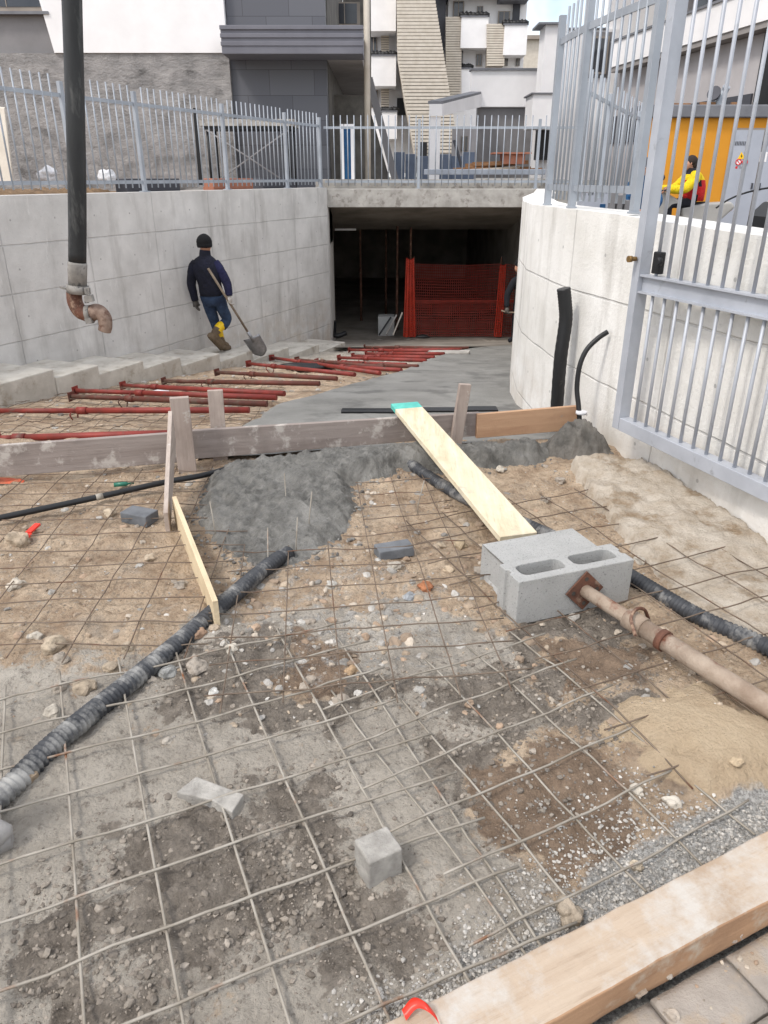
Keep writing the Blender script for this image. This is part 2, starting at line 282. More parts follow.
# ------------------------------------------------------------------ mesh helpers
ROOT = {}
class MB:
    def __init__(s): s.v = []; s.f = []; s.sm = []; s.mi = []; s.uv = {}
    def add(s, vs, fs, smooth=False, mi=0):
        o = len(s.v); s.v += [Vector(v) for v in vs]
        for f in fs: s.f.append([o+i for i in f]); s.sm.append(smooth); s.mi.append(mi)
        return s
    def box(s, a, b, mi=0):
        x0, y0, z0 = a; x1, y1, z1 = b
        return s.add([(x0,y0,z0),(x1,y0,z0),(x1,y1,z0),(x0,y1,z0),(x0,y0,z1),(x1,y0,z1),(x1,y1,z1),(x0,y1,z1)],
            [(0,3,2,1),(4,5,6,7),(0,1,5,4),(1,2,6,5),(2,3,7,6),(3,0,4,7)], False, mi)
    def bar(s, p, q, w, h, up=(0,0,1), mi=0):
        """rectangular bar centred on p-q, w across, h along up"""
        p, q, up = Vector(p), Vector(q), Vector(up); d = (q-p).normalized()
        x = d.cross(up).normalized()*w/2; y = x.cross(d).normalized()*h/2
        vs = [p-x-y, p+x-y, p+x+y, p-x+y, q-x-y, q+x-y, q+x+y, q-x+y]
        return s.add(vs, [(0,1,2,3),(7,6,5,4),(0,4,5,1),(1,5,6,2),(2,6,7,3),(3,7,4,0)], False, mi)
    def tube(s, pts, r, n=8, cap=True, mi=0, closed=False):
        pts = [Vector(p) for p in pts]; k = len(pts); rs = r if isinstance(r, (list, tuple)) else [r]*k
        o = len(s.v); ref = None
        for i, p in enumerate(pts):
            if closed: d = pts[(i+1) % k]-pts[i-1]
            else: d = (pts[min(i+1, k-1)]-pts[max(i-1, 0)])
            d.normalize()
            if ref is None: ref = d.orthogonal().normalized()
            x = (ref-d*ref.dot(d)).normalized(); ref = x; y = d.cross(x)
            for j in range(n):
                a = 2*math.pi*j/n; s.v.append(p+(x*math.cos(a)+y*math.sin(a))*rs[i])
        for i in range(k if closed else k-1):
            i2 = (i+1) % k
            for j in range(n):
                j2 = (j+1) % n
                s.f.append([o+i*n+j, o+i*n+j2, o+i2*n+j2, o+i2*n+j]); s.sm.append(n > 5); s.mi.append(mi)
        if cap and not closed:
            s.f.append([o+j for j in range(n)][::-1]); s.f.append([o+(k-1)*n+j for j in range(n)]); s.sm += [False]*2; s.mi += [mi]*2
        return s
    def loft(s, rings, n=20, mi=0):
        """closed elliptical rings (centre, rx, ry, optional heading) stacked into a soft form"""
        o = len(s.v)
        for c, rx, ry, *h in rings:
            a0 = h[0] if h else 0
            for j in range(n):
                a = 2*math.pi*j/n; x, y = rx*math.cos(a), ry*math.sin(a)
                s.v.append(Vector(c)+Vector((x*math.cos(a0)-y*math.sin(a0), x*math.sin(a0)+y*math.cos(a0), 0)))
        for i in range(len(rings)-1):
            for j in range(n):
                s.f.append([o+i*n+j, o+i*n+(j+1) % n, o+(i+1)*n+(j+1) % n, o+(i+1)*n+j]); s.sm.append(True); s.mi.append(mi)
        s.f.append([o+j for j in range(n)][::-1]); s.f.append([o+(len(rings)-1)*n+j for j in range(n)]); s.sm += [True]*2; s.mi += [mi]*2
        return s
    def prism(s, poly, ext, mi=0):
        """planar polygon (3-D points) extruded by vector ext"""
        poly = [Vector(p) for p in poly]; n = len(poly); e = Vector(ext)
        s.add(poly+[p+e for p in poly], [list(range(n))[::-1], [n+i for i in range(n)]]+[(i, (i+1) % n, n+(i+1) % n, n+i) for i in range(n)], False, mi)
        return s
    def blob(s, c, r, sub=2, amp=.2, seed=0, flat=1, smooth=True, mi=0, rot=None, freq=1.2):
        bm = bmesh.new(); bmesh.ops.create_icosphere(bm, subdivisions=sub, radius=1)
        rr = r if isinstance(r, (tuple, list)) else (r, r, r*flat); sv = Vector((seed*7.31, seed*3.17, seed*1.71))
        vs = []
        for v in bm.verts:
            k = 1+amp*noise.noise(v.co*freq+sv)*2
            p = Vector((v.co.x*rr[0]*k, v.co.y*rr[1]*k, v.co.z*rr[2]*k))
            if rot: p = rot @ p
            vs.append(Vector(c)+p)
        fs = [[v.index for v in f.verts] for f in bm.faces]; bm.free()
        return s.add(vs, fs, smooth, mi)
    def build(s, name, m, parent=None, bevel=0, seg=2):
        me = bpy.data.meshes.new(name)
        off = Vector(ROOT.get(parent.name, (0,0,0))) if parent else Vector((0,0,0))
        me.from_pydata([v-off for v in s.v], [], s.f); me.update()
        me.polygons.foreach_set('use_smooth', s.sm); me.polygons.foreach_set('material_index', s.mi)
        for x in (m if isinstance(m, (list, tuple)) else [m]): me.materials.append(M[x] if isinstance(x, str) else x)
        bm = bmesh.new(); bm.from_mesh(me); bmesh.ops.recalc_face_normals(bm, faces=bm.faces); bm.to_mesh(me); bm.free()
        o = bpy.data.objects.new(name, me); C.objects.link(o)
        if parent: o.parent = parent; ROOT[o.name] = off
        if bevel:
            b = o.modifiers.new('bevel', 'BEVEL'); b.width = bevel; b.segments = seg; b.limit_method = 'ANGLE'; b.angle_limit = R(40)
        return o
def tag(o, label, cat, group=None):
    o['label'] = label; o['category'] = cat
    if group: o['group'] = group
    return o
def thing(name, label, cat, loc, group=None):
    o = bpy.data.objects.new(name, None); C.objects.link(o); o.location = loc; o.empty_display_size = .1
    ROOT[o.name] = Vector(loc); return tag(o, label, cat, group)
def struct(o, kind='structure'): o['kind'] = kind; return o
def uv_wall(o, pts, top=1.42, shift=0):
    """metre UVs for a wall following plan points: u along the wall, v down from the top"""
    me = o.data; uvl = me.uv_layers.new(name='UVMap')
    acc = [0]
    for a, b in zip(pts, pts[1:]): acc.append(acc[-1]+math.hypot(b[0]-a[0], b[1]-a[1]))
    off = ROOT.get(o.name, Vector((0,0,0)))
    for l in me.loops:
        p = me.vertices[l.vertex_index].co+off; best = None
        for i, (a, b) in enumerate(zip(pts, pts[1:])):
            d = Vector((b[0]-a[0], b[1]-a[1])); q = Vector((p.x-a[0], p.y-a[1])); t = max(0, min(1, q.dot(d)/d.length_squared))
            e = (q-d*t).length
            if best is None or e < best[0]: best = (e, acc[i]+t*d.length)
        uvl.data[l.index].uv = (best[1]+shift, top-p.z)
def rtop(Y): return 1.40-.045*sst(5.3, 3.4, Y)-.02*sst(3.4, 1, Y)
def wallmesh(pts, zt, zb, th, side, zbf=None, ztf=None):
    """wall of thickness th along plan polyline; side=+1 puts the thickness to the left of travel"""
    mb = MB(); n = len(pts); outs = []
    for i in range(n):
        a = Vector(pts[max(i-1, 0)]); b = Vector(pts[min(i+1, n-1)]); d = (b-a).normalized(); outs.append(Vector(pts[i])+Vector((-d.y, d.x))*th*side)
    vs = []
    for i in range(n):
        z0 = zbf(pts[i][1]) if zbf else zb
        if ztf: zt = ztf(pts[i][1])
        vs += [(*pts[i], z0), (*pts[i], zt), (*outs[i], zt), (*outs[i], z0)]
    fs = []
    for i in range(n-1):
        for j in range(4): fs.append((i*4+j, i*4+(j+1) % 4, i*4+4+(j+1) % 4, i*4+4+j))
    fs += [(0,1,2,3), tuple((n-1)*4+j for j in (3,2,1,0))]
    return mb.add(vs, fs)
def resample(pts, step):
    out = []; pts = [Vector(p) for p in pts]
    for a, b in zip(pts, pts[1:]):
        k = max(1, int((b-a).length/step))
        for i in range(k): out.append(a.lerp(b, i/k))
    out.append(pts[-1]); return out
def catmull(pts, k=10):
    pts = [Vector(p) for p in pts]; q = [pts[0]*2-pts[1]]+pts+[pts[-1]*2-pts[-2]]; out = []
    for i in range(1, len(q)-2):
        for j in range(k):
            t = j/k; a, b, c, d = q[i-1:i+3]
            out.append(.5*((2*b)+(c-a)*t+(2*a-5*b+4*c-d)*t*t+(3*b-a-3*c+d)*t**3))
    out.append(pts[-1]); return out
def ramp(Y): return 0 if Y < 4.4 else -.13*(Y-4.4)
def inpoly(x, y, poly):
    r = False; n = len(poly)
    for i in range(n):
        x0, y0 = poly[i][:2]; x1, y1 = poly[i-1][:2]
        if (y0 > y) != (y1 > y) and x < (x1-x0)*(y-y0)/(y1-y0)+x0: r = not r
    return r
def dpoly(x, y, poly):
    """signed distance to polygon border, positive inside"""
    m = 9; n = len(poly); p = Vector((x, y))
    for i in range(n):
        a = Vector(poly[i][:2]); b = Vector(poly[i-1][:2]); d = b-a; t = max(0, min(1, (p-a).dot(d)/max(1e-9, d.length_squared)))
        m = min(m, (p-a-d*t).length)
    return m if inpoly(x, y, poly) else -m
def fbm(x, y, s, o=4, z=0): return noise.fractal(Vector((x*s, y*s, z)), .6, 2.1, o)
def sst(a, b, x):
    t = max(0, min(1, (x-a)/(b-a))); return t*t*(3-2*t)
# ------------------------------------------------------------------ plan geometry
WL = Vector((-4.0, 8.4)); WD = Vector((.407, .914)); WN = Vector((.914, -.407))
def wl(s, off=0): return WL+WD*s+WN*off
RW = [(2.42, .6), (1.823, 3.131), (1.44, 4.7), (1.265, 5.5), (1.21, 6.1), (1.195, 6.5), (1.27, 7.3), (1.5, 8.7), (2.1, 11.3), (2.85, 15.05)]
def rwx(Y):
    for a, b in zip(RW, RW[1:]):
        if a[1] <= Y <= b[1]: return a[0]+(b[0]-a[0])*(Y-a[1])/(b[1]-a[1])
    return RW[0][0] if Y < RW[0][1] else RW[-1][0]
BL0 = Vector((.006, .91)); BD = Vector((.901, .433)).normalized()     # far edge of the near beam
BN = Vector((-BD.y, BD.x))
# ------------------------------------------------------------------ ground of the site
def hground(x, y):
    h = .022*fbm(x, y, 1.3, 3)+.017*fbm(x, y, 5, 5, 3)
    return h
sand_c = G(705, 742)
mudpolys = [
    ([(-40,770),(130,745),(180,760),(300,800),(330,860),(300,1010),(200,1060),(-40,1060)], 0),
    ([(330,730),(480,715),(520,770),(470,830),(380,850),(300,800)], 0),
    ([(200,620),(420,600),(520,640),(560,720),(430,760),(180,740),(130,690)], 0),
    ([(300,860),(420,840),(470,930),(420,1060),(200,1060)], 0)]
wetpolys = [[(110,830),(200,800),(290,850),(300,930),(220,985),(120,960)], [(170,660),(260,625),(330,650),(420,690),(330,730),(200,720),(160,700)],
    [(420,690),(500,660),(570,690),(520,730),(440,735)], [(500,610),(600,600),(650,660),(650,735),(560,725),(520,680)],
    [(250,780),(330,770),(350,880),(300,900)], [(320,880),(380,880),(440,950),(380,990),(320,960)], [(440,740),(520,730),(560,790),(500,830),(450,800)],
    [(40,960),(130,970),(200,1040),(60,1060)], [(90,860),(40,900),(30,990),(110,980)], [(560,700),(640,690),(650,740),(580,750)], [(240,830),(300,850),(280,940),(230,930)]]
brownpolys = [[(470,765),(590,735),(645,790),(630,865),(560,880),(480,830)], [(300,640),(360,655),(350,700),(280,690)], [(540,640),(640,650),(640,690),(560,700)]]
mudw = [[G(*p).to_2d() for p in q] for q, _ in mudpolys]
wetw = [[G(*p).to_2d() for p in q] for q in wetpolys]
brw = [[G(*p).to_2d() for p in q] for q in brownpolys]
midgrav = [G(*p).to_2d() for p in [(230,560),(330,545),(440,580),(480,650),(400,690),(300,690),(220,640)]]
def zone(x, y):
    if y > 3.6 or y < .4: m = w = g = s = 0
    n1 = fbm(x, y, 5, 3, 9)*.1
    m = max(sst(-.12, .1, dpoly(x, y, q)+n1) for q in mudw)
    w = max(sst(-.08, .08, dpoly(x, y, q)+n1) for q in wetw)
    db = (Vector((x, y))-BL0).dot(BN); al = (Vector((x, y))-BL0).dot(BD)
    wid = .02+.16*sst(.0, .9, al)+.1*fbm(x, y, 3, 2, 4)
    g = sst(.06, -.06, db-wid) if al > -.3 else 0
    g = max(g, .40*sst(-.15, .1, dpoly(x, y, midgrav)+n1))
    s = sst(.30, .16, math.hypot((x-sand_c.x)*.9, (y-sand_c.y)*1.1)+n1)
    b = max(sst(-.08, .08, dpoly(x, y, q)+n1) for q in brw)
    m = max(m, .72*sst(2.4, 2.1, y+.12*n1*10)*sst(.75, .3, x))
    m *= 1-b; w = max(w*(1-b), 0)
    return m, w, g, s
def damp(x, y): return max(sst(-.08, .08, dpoly(x, y, q)+fbm(x, y, 5, 3, 19)*.1) for q in brw) if .4 < y < 3.6 else 0
gxs = []; x = -7.8
while x < 2.5:
    gxs.append(x); x += .013 if -1.8 < x < 1.45 else (.03 if -2.6 < x < 1.9 else .16)
gys = []; y = -.2
while y < 4.75:
    gys.append(y); y += .05 if y < .8 else (.011 if y < 2.2 else (.018 if y < 3.2 else .028))
def pit(x, y, w, m):
    h = hground(x, y)
    c = noise.cell_vector(Vector((x*28, y*28, 0)))
    h += (w*.75+.25)*.014*fbm(x, y, 26, 5, 5)+.013*w*fbm(x, y, 10, 4, 7)
    h += .005*(1-w)*fbm(x, y, 40, 3, 2)+.010*(1-m)*fbm(x, y, 7, 4, 4)
    return h
def site_height(x, y):
    m, w, g, s = zone(x, y)
    h = pit(x, y, w, m)
    if s > 0: h = h*(1-s*.7)+.075*s*max(0, 1-((x-sand_c.x)**2+(y-sand_c.y)**2)/.1)
    db = (Vector((x, y))-BL0).dot(BN)
    if db < 0: h = -.06
    return h, (m, w, g, s)
def build_ground():
    vs = []; cols = []
    for y in gys:
        for x in gxs:
            if -2.7 < x < 2.1:
                h, z4 = site_height(x, y)
            else:
                h, z4 = hground(x, y), (0, 0, 0, 0)
            vs.append((x, y, h)); cols.append(z4)
    nx = len(gxs); fs = []
    for j in range(len(gys)-1):
        for i in range(nx-1):
            a = j*nx+i; fs.append((a, a+1, a+nx+1, a+nx))
    mb = MB(); mb.add(vs, fs, True); o = mb.build('ground', 'ground')
    at = o.data.attributes.new('zone', 'FLOAT_COLOR', 'POINT')
    at.data.foreach_set('color', [c for q in cols for c in q])
    dm = o.data.attributes.new('damp', 'FLOAT', 'POINT'); dm.data.foreach_set('value', [damp(v[0], v[1]) if -1.5 < v[0] < 1.6 else 0 for v in vs])
    struct(o)
build_ground()
# dirt floor of the ramp, falling to the tunnel
def dirt(x, y): return ramp(y)-.1*sst(4.4, 5.2, y)+.03*fbm(x, y, 2, 4, 8)+.012*fbm(x, y, 9, 3, 5)
mb = MB(); vs = []; xs = [-6+.06*i for i in range(150)]; ys = [4.68+.06*i for i in range(200)]
for y in ys:
    for x in xs: vs.append((x, y, dirt(x, y)))
fs = [(j*150+i, j*150+i+1, j*150+151+i, j*150+150+i) for j in range(199) for i in range(149)]
mb.add(vs, fs, True); o = mb.build('ramp_ground', 'ground'); struct(o)
at = o.data.attributes.new('zone', 'FLOAT_COLOR', 'POINT')
cc = []
for v in vs:
    g = .5+.5*fbm(v[0], v[1], 2.5, 3, 4); cc += [sst(9, 12, v[1])*.8, .4*g, .5*g*sst(5, 7, v[1]), 0]
at.data.foreach_set('color', cc)
# freshly poured slab
LE = [(-1.2, 4.36), (-1.12, 5.2), (-1.02, 6.5), (-.56, 7.45), (.2, 9.34), (.87, 11.48), (1.49, 12.84), (2.2, 13.5)]
def lex(Y):
    for a, b in zip(LE, LE[1:]):
        if a[1] <= Y <= b[1]: return a[0]+(b[0]-a[0])*(Y-a[1])/(b[1]-a[1])
    return LE[0][0] if Y < LE[0][1] else LE[-1][0]
mb = MB(); vs = []; NY = 110; NX = 60
def boardy(x): return 4.36+.235*(x+.51) if x < .55 else 4.605+.215*(x-.52)
for j in range(NY+1):
    for i in range(NX+1):
        Y = 4.3+(13.5-4.3)*(j/NY)**1.3
        xl = lex(Y)+.03*fbm(0, Y, 3, 3)+.05*fbm(1, Y, .8, 2); xr = rwx(Y)+.04; X = xl+(xr-xl)*i/NX
        Yb = Y
        if j == 0 or Y < boardy(X)+.02: Yb = max(Y, boardy(X)+.02)
        vs.append((X, Yb, max(ramp(Yb), -9)+.035*(1-sst(4.4, 6, Yb))+.004*fbm(X, Yb, 5, 3)-.09*(i == 0)))
fs = [(j*(NX+1)+i, j*(NX+1)+i+1, (j+1)*(NX+1)+i+1, (j+1)*(NX+1)+i) for j in range(NY) for i in range(NX)]
mb.add(vs, fs, True); struct(mb.build('ramp_slab', 'slab'))
# tunnel floor
TF = -1.62
mb = MB(); mb.add([(-3, 13.4, ramp(13.4)-.05), (2.9, 13.4, ramp(13.4)-.008), (2.9, 16.2, TF), (-3, 16.2, TF), (2.9, 27, TF), (-3, 27, TF)], [(0,1,2,3), (3,2,4,5)])
struct(mb.build('tunnel_floor', 'tunnel'))
# ------------------------------------------------------------------ steps along the left wall
sk = [-1.9, -1.15, -.44, .17, .91, 1.63, 2.47, 3.28, 4.32, 5.32, 6.3]
zk = [-.235-.142*(s_+.44) for s_ in sk]
st = thing('garden_stair', 'long shallow pale concrete steps running down along the grey wall', 'stairs', (*wl(2, .4), -.8))
prev = -3.2
for a, z in zip(sk, zk):
    mb = MB(); OF = .78+.02*math.sin(a*7)
    p = [wl(prev, .004), wl(prev, OF), wl(a, OF), wl(a, .004)]
    mb.prism([(*q, z) for q in p], (0, 0, -.55)); mb.build('step', 'step', st, .012)
    prev = a-.02 if False else a
# ------------------------------------------------------------------ left retaining wall
pts = [tuple(wl(s)) for s in (-9.5, -4, -2, 0, 2, 4, 6, 7.22)]
mb = wallmesh(pts, 1.42, 0, .32, 1, lambda Y: ramp(Y)-.5)
o = mb.build('retaining_wall', 'wall_grey'); uv_wall(o, pts, 1.42, .35); tag(o, 'long grey shuttered concrete retaining wall behind the steps, left of the tunnel', 'wall')
# right wall
rp = [Vector(p) for p in RW]
RWF = [tuple(p) for p in resample([Vector((*p, 0)).to_2d() for p in RW], .25)]
mb = wallmesh(RWF, 1.40, 0, .30, -1, lambda Y: ramp(Y)-.4, rtop)
o = mb.build('retaining_wall', 'wall_white'); uv_wall(o, RWF, 1.40, .1); tag(o, 'curved whitish concrete retaining wall behind the open gate, right of the ramp', 'wall')
# tunnel portal: beam, sloping soffit, side walls, back wall
t = thing('underpass', 'dark concrete underpass mouth below the deck at the foot of the ramp', 'tunnel', (.9, 15, -1.4))
mb = MB(); mb.box((-1.35, 15.0, 1.08), (3.6, 15.35, 1.40)); o = mb.build('lintel_beam', 'concrete', t, .01)
mb = MB(); mb.add([(-4, 15.3, 1.10), (3.6, 15.3, 1.10), (3.6, 18.2, .50), (-4, 18.2, .50), (3.6, 27, .5), (-4, 27, .5)], [(0,1,2,3), (3,2,4,5)]); mb.build('soffit', 'tunnel', t)
mb = MB(); mb.box((-1.35, 15.02, -2), (-1.055, 16.3, 1.08)); mb.box((-1.35, 15.36, .4), (-1.055, 16.3, 1.3)); mb.build('side_wall', 'wall_grey', t)
mb = MB(); mb.box((-3.3, 16.3, -2), (-1.06, 16.5, 1.3)); mb.build('return_wall', 'tunnel', t)
mb = MB(); mb.box((-3.4, 16.5, -2), (-3.1, 27, 1.3)); mb.build('side_wall', 'tunnel', t)
mb = MB(); mb.box((2.86, 15.06, -2), (3.2, 27, 1.3)); mb.build('side_wall', 'tunnel', t)
mb = MB(); mb.box((-4, 27, -2), (3.6, 27.3, 1.3)); mb.build('back_wall', 'tunnel', t)
mb = MB(); mb.box((-4, 15.36, 1.12), (3.5, 27.5, 1.36)); o = mb.build('deck', 'concrete'); struct(o)
# ------------------------------------------------------------------ upper grounds
mb = MB(); A = [wl(-9.5, -.3), wl(7.3, -.3)]
mb.add([(*A[0], 1.33), (*A[1], 1.33), (-1.3, 27, 1.33), (-60, 27, 1.33), (-60, -10, 1.33)], [(0,1,2,3,4)]); struct(mb.build('upper_ground', 'soil'))
mb = MB(); q = [(p[0]+.28, p[1]) for p in RW]
mb.add([(*p, .4) for p in q]+[(3.3, 27, .4), (60, 27, .4), (60, .6, .4)], [tuple(range(len(q)+3))]); struct(mb.build('parking_lot', 'asphalt'))
mb = MB(); mb.add([(-900, 27, 1.3), (900, 27, 1.3), (900, 1500, 1.3), (-900, 1500, 1.3)], [(0,1,2,3)]); struct(mb.build('far_ground', 'asphalt'))
mb = MB(); mb.add([(-60, -60, -.12), (60, -60, -.12), (60, 1.2, -.12), (-60, 1.2, -.12)], [(0,1,2,3)]); struct(mb.build('street', 'asphalt'))
# ------------------------------------------------------------------ pavers in front
def pv(al, ac): return BL0+BD*al+BN*ac
mb = MB(); mb.prism([(*pv(-.9, -.16), -.05), (*pv(2.2, -.16), -.05), (*pv(2.2, -2), -.05), (*pv(-.9, -2), -.05)], (0, 0, -.03)); struct(mb.build('paver_bed', 'gap'))
PG = 'grey pavers beyond the near beam'
row = 0
for r_ in range(5):
    ac1 = -.150-r_*.132; al = -.35+(r_ % 2)*.11+.02*r_
    while al < 1.5:
        L = .225
        if True:
            tl = random.uniform(-.004, .004)
            mb = MB(); c_ = [pv(al+.0025, ac1-.003), pv(al+L-.0025, ac1-.003), pv(al+L-.0025, ac1-.129), pv(al+.0025, ac1-.129)]
            # each paver is a finely cut slab with worn, dented edges
            vs = []; n1, n2 = 14, 8
            for j in range(n2+1):
                for i in range(n1+1):
                    p = c_[0].lerp(c_[1], i/n1).lerp(c_[3].lerp(c_[2], i/n1), j/n2)
                    e = min(i, n1-i, j, n2-j); zz = tl+.003*fbm(p.x, p.y, 20, 3, row)-(.006 if e == 0 else 0)
                    vs.append((p.x, p.y, zz+.002))
            fs = [(j*(n1+1)+i, j*(n1+1)+i+1, (j+1)*(n1+1)+i+1, (j+1)*(n1+1)+i) for j in range(n2) for i in range(n1)]
            mb.add(vs, fs, True)
            ring = [i for i in range(n1+1)]+[j*(n1+1)+n1 for j in range(1, n2+1)]+[n2*(n1+1)+i for i in range(n1-1, -1, -1)]+[j*(n1+1) for j in range(n2-1, 0, -1)]
            o_ = len(vs); mb.add([(vs[k][0], vs[k][1], -.055) for k in ring], [])
            m_ = len(ring)
            for k in range(m_): mb.f.append([ring[k], ring[(k+1) % m_], o_+(k+1) % m_, o_+k]); mb.sm.append(False); mb.mi.append(0)
            tag(mb.build('paving_stone', 'paver'), 'dusty grey paving stone in the rows in front of the timber beam', 'paving stone', PG)
        al += L; row += 1
# near beam
mb = MB(); a0, a1 = pv(-.75, 0), pv(1.9, 0); n_ = 60; vs = []
for i in range(n_+1):
    p = pv(-.75+2.65*i/n_, 0); w = .138
    wb = [.004*fbm(i*.11, k, 1.5, 3, 2) for k in range(4)]
    for k, (d_, z) in enumerate([(0, -.05), (0, .092), (-w, .090), (-w, -.01)]):
        q_ = p+BN*(d_+wb[k]); vs.append((q_.x, q_.y, z+wb[(k+1) % 4]*.8))
fs = [(i*4+j, i*4+4+j, i*4+4+(j+1) % 4, i*4+(j+1) % 4) for i in range(n_) for j in range(4)]+[(0,1,2,3), tuple(n_*4+j for j in (3,2,1,0))]
mb.add([(v[0]-p0[0], v[1]-p0[1], v[2]) if False else v for v in vs for p0 in [(0,0)]], fs)
for i_ in range(len(mb.f)):
    if i_ < n_*4 and i_ % 4 == 2: mb.mi[i_] = 1
M['beamside'] = wood('bare beam side', srgb(176, 142, 112), srgb(158, 124, 96), srgb(130, 102, 80), srgb(178, 166, 150), 0, (.56, .7))
o = mb.build('timber_beam', ['beam', 'beamside'], None, .006, 3); tag(o, 'thick pale timber beam smeared with cement, nearest the camera', 'beam')
def orient(o, c, d):
    """give the mesh a local frame: origin c, x axis along d"""
    d = Vector((d[0], d[1], d[2] if len(d) > 2 else 0)).normalized(); z = Vector((0,0,1)); y = z.cross(d).normalized(); z = d.cross(y)
    Mx = Matrix((d, y, z)).transposed().to_4x4(); Mx.translation = Vector(c)
    o.data.transform(Mx.inverted()); o.matrix_world = Mx; return o
orient(o, (*pv(.5, -.07), .04), BD)
# red and white tape round the beam end
tp = [G(404, 1016, .097), G(415, 1004, .112), G(427, 1008, .12), G(436, 1018, .10), G(442, 1030, .097)]
mb = MB(); q = catmull(tp, 6); vs = []
for p in q: vs += [p+Vector((-.004, .009, .004)), p+Vector((.004, -.009, 0)), p+Vector((.004, -.009, .0012)), p+Vector((-.004, .009, .0052))]
for i in range(len(q)-1):
    for j in range(4): mb.f.append([i*4+j, i*4+4+j, i*4+4+(j+1) % 4, i*4+(j+1) % 4]); mb.sm.append(True); mb.mi.append(1 if i > 20 else 0)
mb.v = [Vector(v) for v in vs]
tag(mb.build('barrier_tape', ['redplastic', 'whitetape']), 'red and white tape scrap looped over the near timber beam', 'tape')
# ------------------------------------------------------------------ rebar mesh sheets
def gh(x, y): return site_height(x, y)[0] if y < 4.6 and -2.6 < x < 2 else dirt(x, y)
def rebar(name, label, origin, ang, na, nb, sa, sb, r, mt, clip, z0=.03, amp=.012, seed=0, fz=None, ov=.06):
    """welded sheet: na wires along the angle, nb across; each wire is a long thin tube that sags a little"""
    t = thing(name, label, 'rebar mesh', (*origin, z0), 'steel mesh sheets laid over the ground')
    A_ = Vector((math.cos(ang), math.sin(ang))); B_ = Vector((-A_.y, A_.x)); rnd = random.Random(seed)
    for fam in (0, 1):
        mb = MB(); n_ = na if fam == 0 else nb
        for i in range(n_):
            pts_ = []; L = (nb-1)*sb if fam == 0 else (na-1)*sa
            e0, e1 = -ov-rnd.random()*.05, L+ov+rnd.random()*.05; k = int((e1-e0)/.07)+1
            jig = rnd.uniform(-.008, .008); ph = rnd.uniform(0, 9)
            for j in range(k+1):
                u = e0+(e1-e0)*j/k
                o2 = Vector(origin)+(A_*u+B_*(i*sa+jig) if fam == 0 else A_*(i*sb+jig)+B_*u)
                o2 += (B_ if fam == 0 else A_)*.003*math.sin(u*2.1+ph)
                z = (fz(o2.x, o2.y) if fz else .5*hground(o2.x, o2.y))+z0+amp*fbm(o2.x, o2.y, 1.2, 2, seed)+(2*r if fam else 0)
                if clip(o2.x, o2.y): pts_.append((o2.x, o2.y, z))
                elif len(pts_) > 1: mb.tube(pts_, r, 6); pts_ = []
                else: pts_ = []
            if len(pts_) > 1: mb.tube(pts_, r, 6)
        mb.build('long_wires' if fam == 0 else 'cross_wires', mt, t)
    return t
def above_beam(x, y): return (Vector((x, y))-BL0).dot(BN) > -.0
pileW = [G(*p, .05).to_2d() for p in [(205,478),(192,505),(205,535),(235,552),(262,566),(300,556),(345,532),(358,495),(352,478),(400,466),(440,467),(545,455),(560,440),(420,448),(300,455),(230,462)]]
rebar('rebar_mesh', 'pale steel mesh sheet with square cells in the foreground left of the cube', (.42, .968), R(113.6), 12, 10, .19, .175, .0037, 'wire',
    lambda x, y: above_beam(x, y) and y > .5, .026, .014, 1)
rebar('rebar_mesh', 'pale steel mesh sheet overlapping at the centre and ending by the sand patch', (1.02, 1.34), R(118), 5, 7, .185, .18, .0034, 'wire',
    lambda x, y: above_beam(x, y), .024, .014, 2)
rebar('rebar_mesh', 'rusty steel mesh sheet behind the hollow blocks, between plank and right wall', (1.95, 2.12), R(113), 7, 10, .2, .2, .0028, 'wire_dark',
    lambda x, y: x < rwx(y)-.1 and y < 4.3 and not inpoly(x, y, pileW), .035, .016, 3)
rebar('rebar_mesh', 'rusty steel mesh sheet over the tan soil at left, under the thin black pipe', (-.72, 2.28), R(92.5), 11, 12, .21, .16, .0027, 'wire_dark',
    lambda x, y: y < 4.12, .03, .014, 4)
rebar('rebar_mesh', 'thin steel mesh sheet at the foot of the wet concrete heap', (.42, 2.08), R(96), 6, 12, .19, .165, .0026, 'wire_dark',
    lambda x, y: y < 4.2 and not (inpoly(x, y, pileW) and y > 3.1), .042, .02, 5)
rebar('rebar_mesh', 'dark steel mesh sheet beneath the red props beyond the transverse board', (-1.12, 4.75), R(91), 14, 20, .2, .2, .0028, 'wire_dark',
    lambda x, y: x < lex(y)-.02 and (Vector((x, y))-WL).dot(WN) > .85, .03, .01, 6, dirt)
# bent starter bars standing in the wet heap
BG = 'steel bars standing in the wet concrete heap'
for p, q in [((309,520),(309,600)), ((215,530),(228,500)), ((268,560),(272,540)), ((296,545),(300,590)), ((418,505),(426,480)), ((286,500),(290,478))]:
    a = G(*p, .05); b = a+Vector((random.uniform(-.03, .03), random.uniform(-.02, .05), .14))
    mb = MB(); mb.tube([a-Vector((0,0,.06)), a, b], .003, 6)
    tag(mb.build('steel_bar', 'wire'), 'short thin steel bar sticking up out of the wet concrete heap', 'steel bar', BG)
